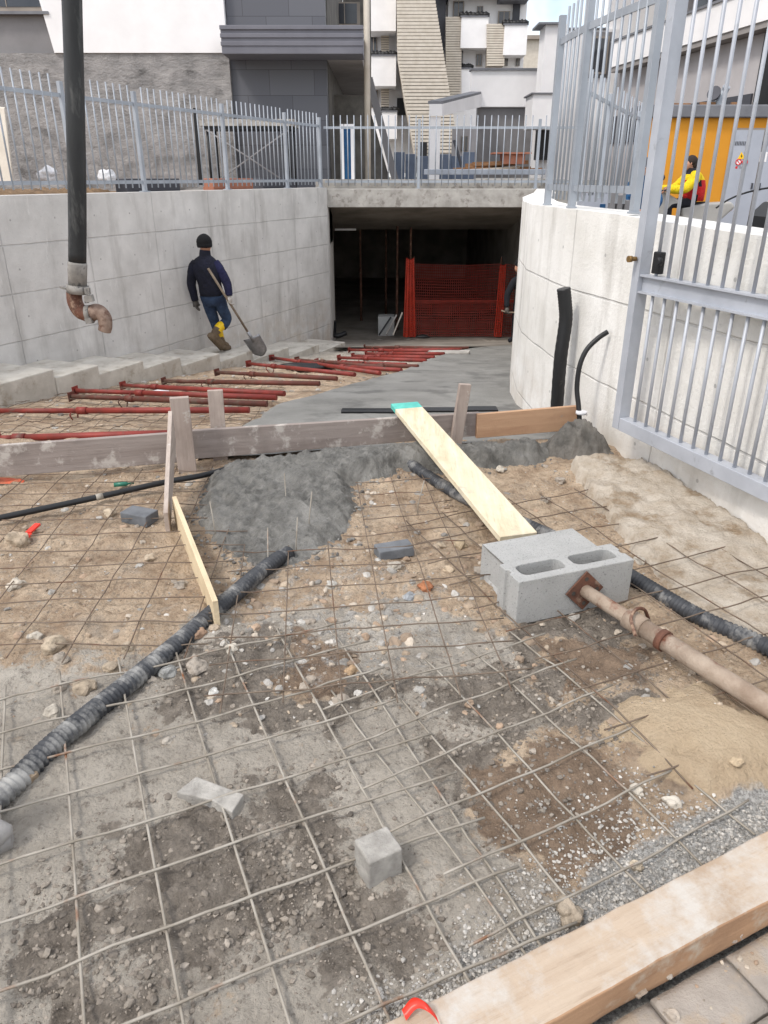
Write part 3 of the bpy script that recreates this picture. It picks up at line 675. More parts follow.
# ------------------------------------------------------------------ wet concrete heap and mound
def heap(name, poly, hmax, soft, lump, mt, step, seed, base=None):
    xs_ = [p[0] for p in poly]; ys_ = [p[1] for p in poly]; x0, x1, y0, y1 = min(xs_)-.05, max(xs_)+.05, min(ys_)-.05, max(ys_)+.05
    nx, ny = int((x1-x0)/step)+1, int((y1-y0)/step)+1; vs = []; keep = []
    for j in range(ny+1):
        for i in range(nx+1):
            x, y = x0+i*step, y0+j*step
            d = dpoly(x, y, poly)+.035*fbm(x, y, 6, 4, seed)
            h = hmax(x, y)*sst(-.02, soft, d)+(lump*fbm(x, y, 16, 4, seed+3)+lump*.5*fbm(x, y, 45, 3, seed)+lump*.22*fbm(x, y, 90, 2, seed))*sst(-.03, .06, d)
            vs.append((x, y, (hground(x, y) if base is None else base(x, y))+h-.012)); keep.append(d > -.03)
    fs = []
    for j in range(ny):
        for i in range(nx):
            a = j*(nx+1)+i; q = (a, a+1, a+nx+2, a+nx+1)
            if any(keep[k] for k in q): fs.append(q)
    mb = MB(); mb.add(vs, fs, True); return mb.build(name, mt)
o = heap('concrete_heap', pileW, lambda x, y: .035+.075*sst(3.0, 4.1, y), .10, .016, 'wet', .010, 3)
tag(o, 'dark wet concrete heap spilled under the transverse board', 'concrete heap')
mp = [G(*p).to_2d() for p in [(543,466),(575,470),(603,458),(604,444),(590,425),(560,428),(545,445)]]
cx, cy = 1.235, 4.5
o = heap('concrete_mound', [(cx+.24*math.cos(a*.5236)*(1+.12*math.sin(a*3)), cy+.2*math.sin(a*.5236)) for a in range(12)], lambda x, y: .215, .18, .022, 'mound', .010, 9, lambda x, y: -.01)
tag(o, 'half dried grey concrete mound against the right wall around a thin pipe', 'concrete mound')
def gen_crumb(r_):
    k = r_.randrange(len(pileW)); a = pileW[k].lerp(pileW[k-1], r_.random()); x, y = a.x+r_.gauss(0, .045), a.y+r_.gauss(0, .05)
    if y > 4.3 or y > boardy(x)-.03: return None
    return x, y, .003+.011*r_.random()**3, .15
CRUMBS = gen_crumb
# crumbly concrete ledge along the right wall
lp = [(1.46, 4.18), (1.12, 4.22), (1.13, 3.9), (1.16, 3.28), (1.27, 2.55), (1.42, 2.2), (1.7, 1.6), (2.3, .9), (2.32, 1.2), (1.84, 3.1), (1.56, 4.2)]
o = heap('concrete_footing', lp, lambda x, y: .075, .05, .006, 'ledge', .018, 5) if 'ledge' in M else None
if o is None:
    M['ledge'] = mat('dusty broken concrete', srgb(204, 194, 180), srgb(178, 164, 146), 9, .9, bs=60, bd=.02, c3=srgb(150, 130, 106), s3=6, t3=(.5, .66))
    o = heap('concrete_footing', lp, lambda x, y: .078-.055*sst(3.6, 2.7, y), .012, .006, 'ledge', .012, 5)
tag(o, 'dusty broken concrete footing along the base of the right wall', 'footing')
# ------------------------------------------------------------------ stones and rubble
def stones(name, n, gen, tones, sub, mt='rubble', smooth=False):
    mb = MB(); cols = []; rnd = random.Random(n)
    bases = []
    for k in range(8):
        bm = bmesh.new(); bmesh.ops.create_icosphere(bm, subdivisions=sub, radius=1)
        sv = Vector((k*3.3, k*1.7, k))
        vv = [v.co*(1+.55*noise.noise(v.co*1.1+sv)) for v in bm.verts]; ff = [[v.index for v in f.verts] for f in bm.faces]; bm.free(); bases.append((vv, ff))
    vs = []; fs = []
    for i in range(n):
        g = gen(rnd)
        if not g: continue
        x, y, r, sink = g; vv, ff = bases[i % 8]; z = gh(x, y)
        sc = Vector((r*rnd.uniform(.7, 1.3), r*rnd.uniform(.7, 1.3), r*rnd.uniform(.45, .85)))
        rot = Matrix.Rotation(rnd.uniform(0, 6.3), 3, 'Z') @ Matrix.Rotation(rnd.uniform(-.4, .4), 3, 'X')
        t_ = rnd.choice(tones); j_ = rnd.uniform(.8, 1.15); c = (t_[0]*j_, t_[1]*j_, t_[2]*j_, 1)
        o_ = len(vs)
        for v in vv:
            p = rot @ Vector((v.x*sc.x, v.y*sc.y, v.z*sc.z)); vs.append((x+p.x, y+p.y, z+p.z+sc.z*sink))
        cols += c*len(vv); fs += [[o_+q for q in f] for f in ff]
    mb.add(vs, fs, smooth); o = mb.build(name, mt)
    at = o.data.attributes.new('tone', 'FLOAT_COLOR', 'POINT'); at.data.foreach_set('color', cols)
    return struct(o, 'stuff')
T_TAN = [srgb(180, 164, 144), srgb(164, 146, 126), srgb(194, 182, 166), srgb(158, 148, 136), srgb(170, 146, 124), srgb(148, 130, 112)]
T_GREY = [srgb(182, 179, 173), srgb(164, 161, 156), srgb(198, 194, 187), srgb(142, 139, 134)]
T_MUD = [srgb(136, 128, 118), srgb(112, 105, 97), srgb(156, 147, 136), srgb(122, 114, 105)]
def gen_rub(r):
    x = r.uniform(-2.6, 1.5); y = r.uniform(1.9, 4.25)
    if x > rwx(y)-.05 or inpoly(x, y, pileW): return None
    d = .35+.5*fbm(x, y, 1.6, 2, 2)
    if x < -.7 and y > 2.4: d *= .75
    if r.random() > d+.25: return None
    return x, y, .003+.019*r.random()**4.6, -.25
def gen_mid(r):
    a = r.gauss(0, 1); x = -.12+a*.42; y = 2.55+r.gauss(0, .38)
    if inpoly(x, y, pileW) or y < 1.8: return None
    return x, y, .004+.021*r.random()**3.6, -.2
def gen_grav(r):
    al = r.uniform(-.1, 1.35); db = abs(r.gauss(0, .5))*(.05+.15*sst(0, .9, al))*2; p = BL0+BD*al+BN*(db+.004)
    if math.hypot(p.x-sand_c.x, p.y-sand_c.y) < .24+.03*r.random(): return None
    return p.x, p.y, .0022+.0042*r.random()**2, .3
def gen_clod(r):
    q = r.choice(wetw); c_ = q[r.randrange(len(q))].lerp(q[r.randrange(len(q))], r.random()); x, y = c_.x+r.gauss(0, .06), c_.y+r.gauss(0, .05)
    if not above_beam(x, y) or y < .6 or math.hypot(x-sand_c.x, y-sand_c.y) < .27: return None
    return x, y, .0018+.0095*r.random()**5, -.1
def gen_far(r):
    y = r.uniform(4.75, 12); x = r.uniform(-3.5, 1)
    if x > lex(y)-.05 or (Vector((x, y))-WL).dot(WN) < .85: return None
    return x, y, .012+.03*r.random()**3, .2
def gen_pave(r):
    p = pv(r.uniform(-.1, 1.4), -.16-abs(r.gauss(0, .16))); return p.x, p.y, .0018+.005*r.random()**4, .6
stones('rubble', 4200, gen_rub, T_TAN+T_TAN+T_GREY, 2)
stones('rubble', 620, gen_mid, T_TAN+T_TAN+T_GREY, 2)
stones('gravel', 5200, gen_grav, T_GREY, 1)
stones('mud_clods', 9500, gen_clod, T_MUD, 1)
stones('concrete_crumbs', 900, CRUMBS, [srgb(120, 119, 116), srgb(98, 97, 95), srgb(138, 137, 133)], 2)
stones('ramp_rubble', 700, gen_far, T_TAN+T_GREY, 1)
_gh = gh
gh = lambda x, y: .0
stones('paver_grit', 420, gen_pave, T_TAN, 1)
gh = _gh
def rock(px, py, r, tone, label, sub=3, group=None, flat=.65, z=None, seed=0):
    p = G(px, py); zz = gh(p.x, p.y) if z is None else z
    mb = MB(); mb.blob((p.x, p.y, zz+r*flat*.35), (r, r*.8, r*flat), sub, .28, seed+px*.013, 1, False, rot=Matrix.Rotation(px*.7, 3, 'Z'), freq=1.3)
    k = tuple(round(c*255) for c in tone); nm = 'stone %d %d %d' % k
    if nm not in M: M[nm] = mat('stone surface', srgb(*k), srgb(*[int(c*.8) for c in k]), 20, .9, bs=90, bd=.006, c3=srgb(*[int(c*.65) for c in k]), s3=40, t3=(.58, .7))
    return tag(mb.build('stone', nm), label, 'stone', group)
def tn(r, g, b): return (r/255, g/255, b/255)
rock(52/1.92, 600+350/1.92, .032, tn(176, 156, 132), 'rounded tan stone just below the left corrugated pipe end')
rock(322/1.92, 600+138/1.92, .036, tn(176, 176, 172), 'grey jagged stone right of the left corrugated pipe')
rock(382/1.92, 600+70/1.92, .03, tn(176, 146, 122), 'pinkish tan stone beside the end of the yellow board')
rock(410/1.92, 600+172/1.92, .022, tn(222, 220, 214), 'small white stone left of centre on the dark mud')
rock(322/1.92, 600+272/1.92, .018, tn(190, 182, 170), 'small pale stone left of the flat slab piece')
rock(352, 672, .03, tn(186, 158, 126), 'tan stone at the middle of the grey rubble patch')
rock(425, 590, .034, tn(176, 118, 84), 'orange brown brick stone left of the hollow blocks')
rock(410, 596, .03, tn(168, 172, 176), 'blue grey stone beside the orange brown one')
rock(260, 578, .03, tn(190, 172, 150), 'pale stone on the foot of the wet heap')
rock(331, 586, .026, tn(214, 210, 202), 'white angular stone right of the wet heap foot')
rock(460, 545, .035, tn(196, 176, 146), 'cream oval stone left of the plank foot')
rock(448, 572, .026, tn(190, 172, 148), 'smaller cream stone below the oval one')
rock(505, 425*.0+793, .02, tn(206, 198, 184), 'white stone beside the brown mud patch') if False else None
rock(636, 794, .022, tn(214, 206, 192), 'white stone at the left edge of the sand patch')
rock(672, 803, .026, tn(214, 206, 192), 'white crumbled stone below the sand patch')
rock(732, 778, .02, tn(190, 170, 142), 'tan stone at the right edge of the sand patch')
rock(637, 864, .018, tn(206, 192, 170), 'pale stone on the gravel strip by the brown mud')
rock(568, 915, .036, tn(178, 164, 146), 'dusty tan stone leaning on the far side of the near beam')
rock(738, 929, .024, tn(186, 176, 166), 'larger of two pale stones on the pavers by the beam', z=.0)
rock(730, 938, .015, tn(180, 168, 156), 'smaller of two pale stones on the pavers by the beam', z=.0)
rock(666, 974, .018, tn(190, 180, 168), 'pale stone on the pavers at the middle of the joint', z=.0)
rock(672, 1016, .016, tn(190, 178, 164), 'pale stone on the pavers at the bottom edge', z=.0)
rock(638, 990, .02, tn(168, 152, 136), 'tan clod on the pavers near the beam', z=.0)
rock(110, 516, .04, tn(190, 174, 152), 'tan stone left of the blue grey paver under the board')
rock(18, 545, .06, tn(186, 168, 146), 'long pale stone at the left edge of the tan soil')
rock(15, 585, .04, tn(206, 196, 180), 'white stone at the left edge near the mesh corner')
for i, (a, b, r) in enumerate([(55,652,.045),(62,662,.03),(36,640,.03),(85,690,.04),(60,690,.028),(52,712,.03),(112,668,.03),(196,668,.045),(232,655,.03),(128,648,.03),(480,575,.03),(395,568,.028),(440,545,.028),(560,480,.03),(500,470,.032),(470,490,.03),(545,500,.03),(640,560,.03),(150,560,.025),(180,585,.03)]):
    rock(a, b, r, tn(*[(188, 172, 150), (170, 160, 148), (200, 192, 178)][i % 3]), 'loose pale stone lying on the soil among the mesh wires', 3, 'loose stones lying on the soil', seed=i)
# bits of litter
mb = MB(); p = G(28, 533, .03); mb.bar(p, G(38, 524, .035), .03, .012); mb.bar(G(23, 538, .03), G(28, 534, .03), .045, .012); tag(mb.build('plastic_clip', 'redplastic', None, .003), 'red plastic clip lying on the tan soil at left', 'plastic clip')
mb = MB(); a, b = G(114, 485, .03), G(134, 483, .03); mb.tube([a, a.lerp(b, .62), a.lerp(b, .72), b], [.013, .013, .006, .006], 10); tag(mb.build('bottle', 'greenplastic'), 'tiny green bottle lying in front of the transverse board', 'bottle')
mb = MB(); v0 = [P(60, 440, 4.6)]
def patch(name, pts, mt, label, cat, z=.006, lift=None):
    mb = MB(); pts = [Vector(p) for p in pts]; n = len(pts); c_ = sum(pts, Vector())/n; vs = [c_]; rings = 5
    for k in range(1, rings+1):
        for p in pts: q = c_.lerp(p, k/rings); vs.append(q)
    vs = [(v.x, v.y, gh(v.x, v.y)+z-(.01 if i > n*(rings-1) else 0)) for i, v in enumerate(vs)]
    fs = [(0, 1+i, 1+(i+1) % n) for i in range(n)]
    for k in range(rings-1): fs += [(1+k*n+i, 1+k*n+n+i, 1+k*n+n+(i+1) % n, 1+k*n+(i+1) % n) for i in range(n)]
    mb.add(vs, fs, True); return mb
# ------------------------------------------------------------------ blocks and spacers
hb = thing('hollow_block', 'grey hollow concrete block with two open cavities on top, pushed by the rusty prop', 'concrete block', (.76, 2.64, .1), 'hollow concrete blocks stacked at the plank foot')
ux = Vector((.936, .352)); uy = Vector((-.352, .936)); o0 = Vector((.512, 2.448))
def bp(a, b, z): q = o0+ux*a+uy*b; return Vector((q.x, q.y, z))
def block_mesh(L, W, z0, z1, holes, notch=True):
    """block with through cavities, seen from above: outline and holes stitched as walls"""
    bm = bmesh.new()
    out = [(0,0),(L,0),(L,W*.38),(L-.012,W*.42),(L-.012,W*.58),(L,W*.62),(L,W),(0,W),(0,W*.70),(.014,W*.66),(.014,W*.52),(0,W*.48)] if notch else [(0,0),(L,0),(L,W),(0,W)]
    loops = [out]
    for (x0, x1, y0, y1) in holes:
        r = .028; lp_ = []
        for cx_, cy_, a0 in ((x1-r, y0+r, -90), (x1-r, y1-r, 0), (x0+r, y1-r, 90), (x0+r, y0+r, 180)):
            for k in range(5): a = R(a0+k*22.5); lp_.append((cx_+r*math.cos(a), cy_+r*math.sin(a)))
        loops.append(lp_)
    edges = []
    rings = []
    for lp_ in loops:
        vs = [bm.verts.new((x, y, z1)) for x, y in lp_]; rings.append(vs)
        edges += [bm.edges.new((vs[i], vs[(i+1) % len(vs)])) for i in range(len(vs))]
    bmesh.ops.triangle_fill(bm, use_beauty=True, use_dissolve=False, edges=edges)
    # hole floors some way down and the outer skin
    for k, vs in enumerate(rings):
        zb = z0 if k == 0 else z0+.012
        lo = [bm.verts.new((v.co.x, v.co.y, zb)) for v in vs]
        for i in range(len(vs)):
            j = (i+1) % len(vs); bm.faces.new((vs[i], vs[j], lo[j], lo[i]))
        bm.faces.new(lo)
    bm.verts.index_update()
    vv = [v.co.copy() for v in bm.verts]; ff = [[v.index for v in f.verts] for f in bm.faces]; bm.free()
    return vv, ff
vv, ff = block_mesh(.53, .155, .002, .198, [(.045, .245, .04, .122), (.285, .485, .04, .122)])
mb = MB(); mb.add([bp(v.x, v.y, v.z) for v in vv], ff); mb.build('block_body', 'block', hb, .004)
hb2 = thing('hollow_block', 'grey concrete block lying with its smooth side up behind the one with open cavities', 'concrete block', (.7, 2.8, .1), 'hollow concrete blocks stacked at the plank foot')
mb = MB(); W2 = .195
prof = [(.158,.004),(.158,.19),(.158+W2,.19),(.158+W2,.004)]
# end faces carry a shallow recess; long sides plain
mb.add([bp(a, b, z) for a in (.028, .47) for b, z in prof], [(0,4,5,1),(1,5,6,2),(2,6,7,3),(3,7,4,0)])
for a, s_ in ((.028, 1), (.47, -1)):
    inn = [(.158+.03,.035),(.158+.03,.16),(.158+W2-.03,.16),(.158+W2-.03,.035)]
    mb.add([bp(a, b, z) for b, z in prof]+[bp(a+.02*s_, b, z) for b, z in inn], [(0,1,5,4),(1,2,6,5),(2,3,7,6),(3,0,4,7),(4,5,6,7)])
mb.build('block_body', 'block', hb2, .004)
# plank from the transverse board down to the blocks
pa, pb = P(410, 415.5, 4.60), Vector((.60, 2.96, .135))
pa = Vector((.13, 4.62, .265)); d = (pb-pa).normalized()
pk = thing('plank', 'yellow plank with a teal painted end leaning from the transverse board to the blocks', 'plank', pa)
pe = pb
mb = MB(); mb.bar(pa, pa+d*.10, .18, .030); mb.build('painted_end', 'teal', pk, .002)
mb = MB(); mb.bar(pa+d*.10, pe, .18, .030); o = mb.build('board', 'plank', pk, .002)
# rusty prop lying in front
pr = thing('steel_prop', 'cement crusted rusty steel prop with a square foot plate braced against the front block', 'prop', (.86, 2.5, .1))
f0 = bp(.30, -.006, .105); f1 = Vector((1.32, 1.72, .062)); dd = (f1-f0).normalized()
def along(t): return f0+dd*t
sidev = dd.cross(Vector((0,0,1))).normalized(); upv = sidev.cross(dd).normalized()
mb = MB(); n2 = Vector((uy.x, uy.y, 0))*-1
e1 = (Vector((ux.x, ux.y, 0))+Vector((0,0,1))).normalized(); e2 = (Vector((ux.x, ux.y, 0))-Vector((0,0,1))).normalized()
c_ = bp(.30, -.004, .105); h_ = .062
mb.prism([c_+e1*h_-e2*h_*.0+e2*h_, c_+e1*h_-e2*h_, c_-e1*h_-e2*h_, c_-e1*h_+e2*h_], n2*.008); mb.build('foot_plate', 'rustd', pr, .002)
for a_, b_ in ((1,1),(1,-1),(-1,-1),(-1,1)):
    mb = MB(); q_ = c_+e1*h_*.62*a_+e2*h_*.62*b_+n2*.0085; mb.tube([q_, q_+n2*.002], .009, 10); mb.build('bolt_hole', 'gap', pr)
mb = MB(); mb.tube([along(.002), along(.36)], .027, 20); mb.build('inner_tube', 'rust', pr)
mb = MB(); mb.tube([along(.22), along(.30)], .039, 20); mb.build('collar_nut', 'rust', pr)
mb = MB(); mb.tube([along(.29), along(1.5)], .034, 20); mb.build('outer_tube', 'rust', pr)
mb = MB(); mb.tube([along(.37), along(.395)], .040, 20); mb.build('collar_ring', 'rustd', pr)
c2 = along(.25); mb = MB()
mb.tube(catmull([c2-sidev*.10+upv*-.045, c2-sidev*.075+upv*.0, c2-sidev*.045+upv*.04, c2+upv*.056+dd*.0, c2+sidev*.05+upv*.045+dd*.02, c2+sidev*.09+upv*.02+dd*.08], 6), .0065, 8); mb.build('pin_handle', 'rustd', pr)
# cube spacer and flat slab piece
mb = MB(); c = G(378, 884); rz = Matrix.Rotation(R(28), 3, 'Z'); vs = [(-1,-1,0),(1,-1,0),(1,1,0),(-1,1,0),(-.96,-.96,1),(.98,-.97,1),(.97,.97,1),(-.97,.96,1)]
mb.add([Vector((c.x, c.y+.03, .004))+rz @ Vector((v[0]*.048, v[1]*.042, v[2]*.1)) for v in vs], [(0,3,2,1),(4,5,6,7),(0,1,5,4),(1,2,6,5),(2,3,7,6),(3,0,4,7)])
tag(mb.build('concrete_cube', 'stone_grey', None, .006, 3), 'rough grey concrete cube standing on the mesh in the foreground', 'concrete cube')
mb = MB(); fp = [G(*p, .035) for p in [(176,792),(196,776),(244,794),(232,812),(212,800)]]
mb.prism(fp, (0, 0, -.045)); tag(mb.build('slab_fragment', 'stone_grey', None, .004), 'broken flat grey slab fragment under the mesh at left', 'slab fragment')
def paverblk(px, py, rot, L, W, H, label):
    c = G(px, py, .02); mb = MB(); rz = Matrix.Rotation(rot, 3, 'Z')
    pl = [(-L,-W),(L,-W),(L,W),(-L,W)]
    mb.prism([Vector((c.x, c.y, .0))+rz @ Vector((a, b, 0)) for a, b in pl], (0, 0, H)); return tag(mb.build('paver_block', 'paver_blue', None, .005), label, 'paver', 'loose blue grey pavers on the soil')
paverblk(140, 518, R(-22), .08, .05, .06, 'loose blue grey paver on the soil left of the old board')
paverblk(394, 551, R(20), .085, .045, .05, 'loose blue grey paver right of the wet concrete heap')
# ------------------------------------------------------------------ boards and stakes of the formwork
def board(name, mt, pts_top, zb, th, label, cat='board', bev=.003):
    a, b = Vector(pts_top[0]), Vector(pts_top[1]); d = (b-a).normalized(); n = Vector((-d.y, d.x, 0))*th
    mb = MB(); mb.prism([a, b, Vector((b.x, b.y, zb[1])), Vector((a.x, a.y, zb[0]))], n); o = mb.build(name, mt, None, bev)
    orient(o, (a+b)/2-Vector((0,0,.1)), b-a); return tag(o, label, cat)
board('form_board', 'oldwood', [(-3.6, 3.62, .215), (-1.15, 4.18, .225)], (.03, .04), .035, 'weathered splashed form board at far left of the transverse formwork')
board('form_board', 'oldwood', [(-1.148, 4.18, .232), (.62, 4.605, .215)], (.055, .06), .035, 'weathered splashed form board across the middle, under the plank')
board('form_board', 'newwood', [(.60, 4.57, .215), (1.30, 4.735, .225)], (.055, .06), .03, 'newer orange brown form board at the right end of the transverse formwork')
def stake(p, w, th, z0, z1, rot, lean, label):
    mb = MB(); a = Vector((p[0], p[1], z0)); b = Vector((p[0]+lean[0], p[1]+lean[1], z1)); up = Vector((math.cos(rot), math.sin(rot), 0))
    mb.bar(a, b, th, w, up); return tag(mb.build('stake', 'oldwoodz', None, .003), label, 'stake', 'timber stakes holding the form boards')
stake((-1.165, 4.10), .105, .04, -.05, .46, R(13), (0, 0), 'wide grey stake in front of the form board, at the end of the leaning boards')
stake((-1.01, 4.30), .09, .035, -.05, .44, R(13), (0, .03), 'timber stake behind the form board right of the wide stake')
stake((.455, 4.53), .075, .035, -.02, .425, R(13), (.05, .0), 'dark leaning stake in front of the form board right of the plank')
# two boards set on edge running toward the camera
def edge_board(name, mt, a, b, za, zb_, th, label):
    a, b = Vector(a), Vector(b); d = (b-a).normalized(); n = Vector((-d.y, d.x, 0))*th
    mb = MB(); mb.prism([Vector((a.x, a.y, za[1])), Vector((b.x, b.y, zb_[1])), Vector((b.x, b.y, zb_[0])), Vector((a.x, a.y, za[0]))], n)
    o = mb.build(name, mt, None, .002); orient(o, (a+b)/2, Vector((b.x-a.x, b.y-a.y, 0))); return tag(o, label, 'board')
edge_board('form_board', 'oldwoodx', (-1.215, 4.05, 0), (-1.065, 3.30, 0), (.26, .42), (.0, .10), .022, 'grey weathered board leaning on edge beside the wide stake') if 'oldwoodx' in M else None
M['oldwoodx'] = wood('grey board', srgb(186, 174, 164), srgb(160, 146, 136), srgb(128, 116, 108), srgb(196, 190, 184), 0, (.62, .7))
M['newwoodx'] = wood('new board', srgb(214, 198, 168), srgb(200, 180, 148), srgb(176, 154, 124), None, 0)
edge_board('form_board', 'oldwoodx', (-1.20, 3.98, 0), (-1.075, 3.28, 0), (.23, .415), (.0, .11), .022, 'grey weathered board leaning on edge beside the wide stake')
edge_board('form_board', 'newwoodx', (-1.06, 3.40, 0), (-.655, 2.43, 0), (.0, .145), (-.01, .125), .022, 'new pale board standing on edge across the left corrugated pipe')
# ------------------------------------------------------------------ pipes
def corrugated(name, pts, r, label, mt='conduit', pitch=.017):
    c = catmull(pts, 14); c = resample(c, pitch/4); rs = [r*(1.09 if i % 4 < 2 else .90) for i in range(len(c))]
    mb = MB(); mb.tube(c, rs, 18); return tag(mb.build(name, mt), label, 'pipe')
gz = lambda p, r: Vector((p[0], p[1], hground(p[0], p[1])+r*.8))
corrugated('corrugated_pipe', [gz(p, .034) for p in [(-1.5, .75), (-1.22, 1.25), (-1.07, 1.56), (-.99, 1.78), (-.79, 2.27), (-.62, 2.64), (-.5, 2.9), (-.44, 3.02)]], .033, 'dusty grey corrugated pipe curving from lower left into the wet heap')
corrugated('corrugated_pipe', [gz(p, .036) for p in [(.1, 4.3), (.21, 4.05), (.4, 3.68), (.6, 3.42), (.97, 2.96), (1.24, 2.5), (1.40, 2.27), (1.75, 1.8)]], .032, 'black corrugated pipe passing behind the hollow blocks to the right edge')
mb = MB(); mb.tube(catmull([(-2.9, 2.75, .05), (-2.3, 3.1, .05), (-1.92, 3.35, .05), (-1.515, 3.62, .05), (-1.217, 3.80, .06), (-1.02, 3.91, .06), (-.85, 4.1, .05)], 8), .016, 12)
tp_ = thing('water_pipe', 'thin black plastic pipe across the tan soil at left', 'pipe', (-1.6, 3.55, .05))
mb.build('pipe', 'pipe', tp_)
for a_, b_ in (((-1.53, 3.61, .05), (-1.50, 3.63, .05)), ((-1.1, 3.865, .06), (-1.08, 3.88, .06))): mb = MB(); mb.tube([a_, b_], .018, 12); mb.build('tie', 'wire', tp_)
mb = MB(); mb.tube(catmull([(1.25, 5.15, -.25), (1.238, 5.14, .1), (1.228, 5.13, .45), (1.24, 5.14, .70), (1.225, 5.14, .82), (1.205, 5.14, .92)], 10), [.047 if i % 2 else .045 for i in range(51)], 16); tag(mb.build('drain_pipe', 'pipe'), 'thick black pipe standing against the right wall', 'pipe')
t = thing('bent_pipe', 'thin black pipe bending up out of the concrete mound into the right wall', 'pipe', (1.25, 4.62, .2))
mb = MB(); mb.tube(catmull([(1.275, 4.62, .12), (1.262, 4.65, .24), (1.245, 4.68, .36), (1.25, 4.69, .50), (1.285, 4.70, .60), (1.35, 4.71, .67), (1.41, 4.72, .71)], 8), .016, 12); mb.build('pipe', 'pipe', t)
mb = MB(); mb.tube([(1.275, 4.62, .205), (1.275, 4.62, .222)], .036, 16); mb.build('collar', 'white_plastic', t)
# dark slot drain set in the slab
dr = thing('slot_drain', 'black slot drain set in the fresh slab beyond the formwork', 'drain', (.3, 6.12, -.22))
for x0, x1 in ((-.36, .12), (.25, .62), (.66, .97)):
    mb = MB(); n_ = 14
    for (ya, yb) in ((6.03+.09*x0, 6.05+.09*x0), (6.19+.09*x0, 6.21+.09*x0)): mb.box((x0, ya, ramp(ya)-.02), (x1, yb, ramp(ya)+.014))
    for i in range(n_): xx = x0+(x1-x0)*i/(n_-1); mb.box((xx-.006, 6.05+.09*x0, ramp(6.15)-.02), (xx+.006, 6.19+.09*x0, ramp(6.15)+.010))
    mb.build('grate', 'black', dr)
    mb = MB(); mb.box((x0, 6.05+.09*x0, ramp(6.1)-.03), (x1, 6.19+.09*x0, ramp(6.1)+.004)); mb.build('channel', 'black', dr)
# ------------------------------------------------------------------ red steel props on the ramp
PRG = 'red steel props lying across the ramp'
def prop(a, b, mt, label, r=.028, frac=.3, lift=.06):
    a = Vector((a[0], a[1], dirt(a[0], a[1])+lift)); b = Vector((b[0], b[1], max(dirt(b[0], b[1]), ramp(b[1])-.05)+lift)); d = (b-a).normalized(); s_ = d.cross(Vector((0,0,1))).normalized(); u_ = s_.cross(d)
    t = thing('steel_prop', label, 'prop', a, PRG); L = (b-a).length
    mb = MB(); mb.prism([a+s_*.045+u_*.045, a-s_*.045+u_*.045, a-s_*.045-u_*.045, a+s_*.045-u_*.045], d*.008); mb.build('foot_plate', mt, t)
    mb = MB(); mb.tube([a, a+d*L*frac], r, 10); mb.build('inner_tube', mt, t)
    mb = MB(); mb.tube([a+d*L*frac, a+d*(L*frac+.09)], r*1.5, 10); mb.build('collar', mt, t)
    mb = MB(); mb.tube([a+d*L*frac, b], r*1.2, 10); mb.build('outer_tube', mt, t)
    mb = MB(); q = a+d*(L*frac-.03); mb.tube(catmull([q+s_*.05, q+u_*-.02+s_*.08, q-u_*.09+s_*.03, q-u_*.09-s_*.03, q-s_*.06], 5), .006, 6); mb.build('pin_handle', mt, t)
for a, b, mt, fr, lab in [
    ((-2.81, 5.12), (-1.35, 5.10), 'red', .08, 'red steel prop lying closest to the transverse board'),
    ((-3.45, 6.36), (-1.15, 6.12), 'red', .33, 'long red steel prop second from the transverse board'),
    ((-3.2, 7.5), (-1.02, 6.84), 'red', .32, 'red steel prop third from the transverse board'),
    ((-2.95, 8.2), (-.98, 7.12), 'red', .2, 'red steel prop lying just past the third one'),
    ((-2.62, 8.65), (-.7, 7.9), 'redb', .3, 'brownish rusty prop beside the step corner'),
    ((-2.15, 9.4), (-.54, 8.35), 'redb', .3, 'brownish rusty prop second nearest the stair'),
    ((-1.75, 11.5), (-.05, 8.9), 'red', .3, 'bright red prop beside the shovel blade'),
    ((-.95, 10.4), (.22, 9.25), 'red', .3, 'bright red prop in the middle of the ramp'),
    ((-.3, 10.2), (.45, 9.7), 'redb', .3, 'short red prop near the slab edge'),
    ((-.35, 13.2), (1.45, 12.7), 'redb', .3, 'red prop lying at the threshold of the underpass'),
    ((-.3, 12.2), (.95, 11.6), 'red', .3, 'red prop lying one short of the underpass threshold'),
    ((-.7, 11.4), (.6, 10.5), 'red', .3, 'red prop beside the lowest steps'),
    ((-1.3, 11.0), (.0, 9.6), 'redb', .3, 'rusty prop behind the bright red one'),
    ((-3.1, 7.15), (-1.05, 6.45), 'redb', .3, 'dull rusty prop between the second and third red props'),
    ((-1.9, 10.3), (-.35, 8.75), 'red', .25, 'red prop pointing from the shovel to the slab edge'),
    ((-.6, 12.7), (1.1, 12.1), 'red', .3, 'red prop between the two nearest the underpass'),
    ((-.5, 11.8), (.75, 11.0), 'red', .3, 'red prop crossing in front of the lowest steps'),
    ((-1.0, 10.9), (.3, 9.9), 'red', .3, 'red prop in the bundle at the middle of the ramp'),
    ((-.2, 12.9), (1.3, 12.4), 'red', .3, 'thin red prop just before the threshold')]:
    prop(a, b, mt, lab, .0225, fr)
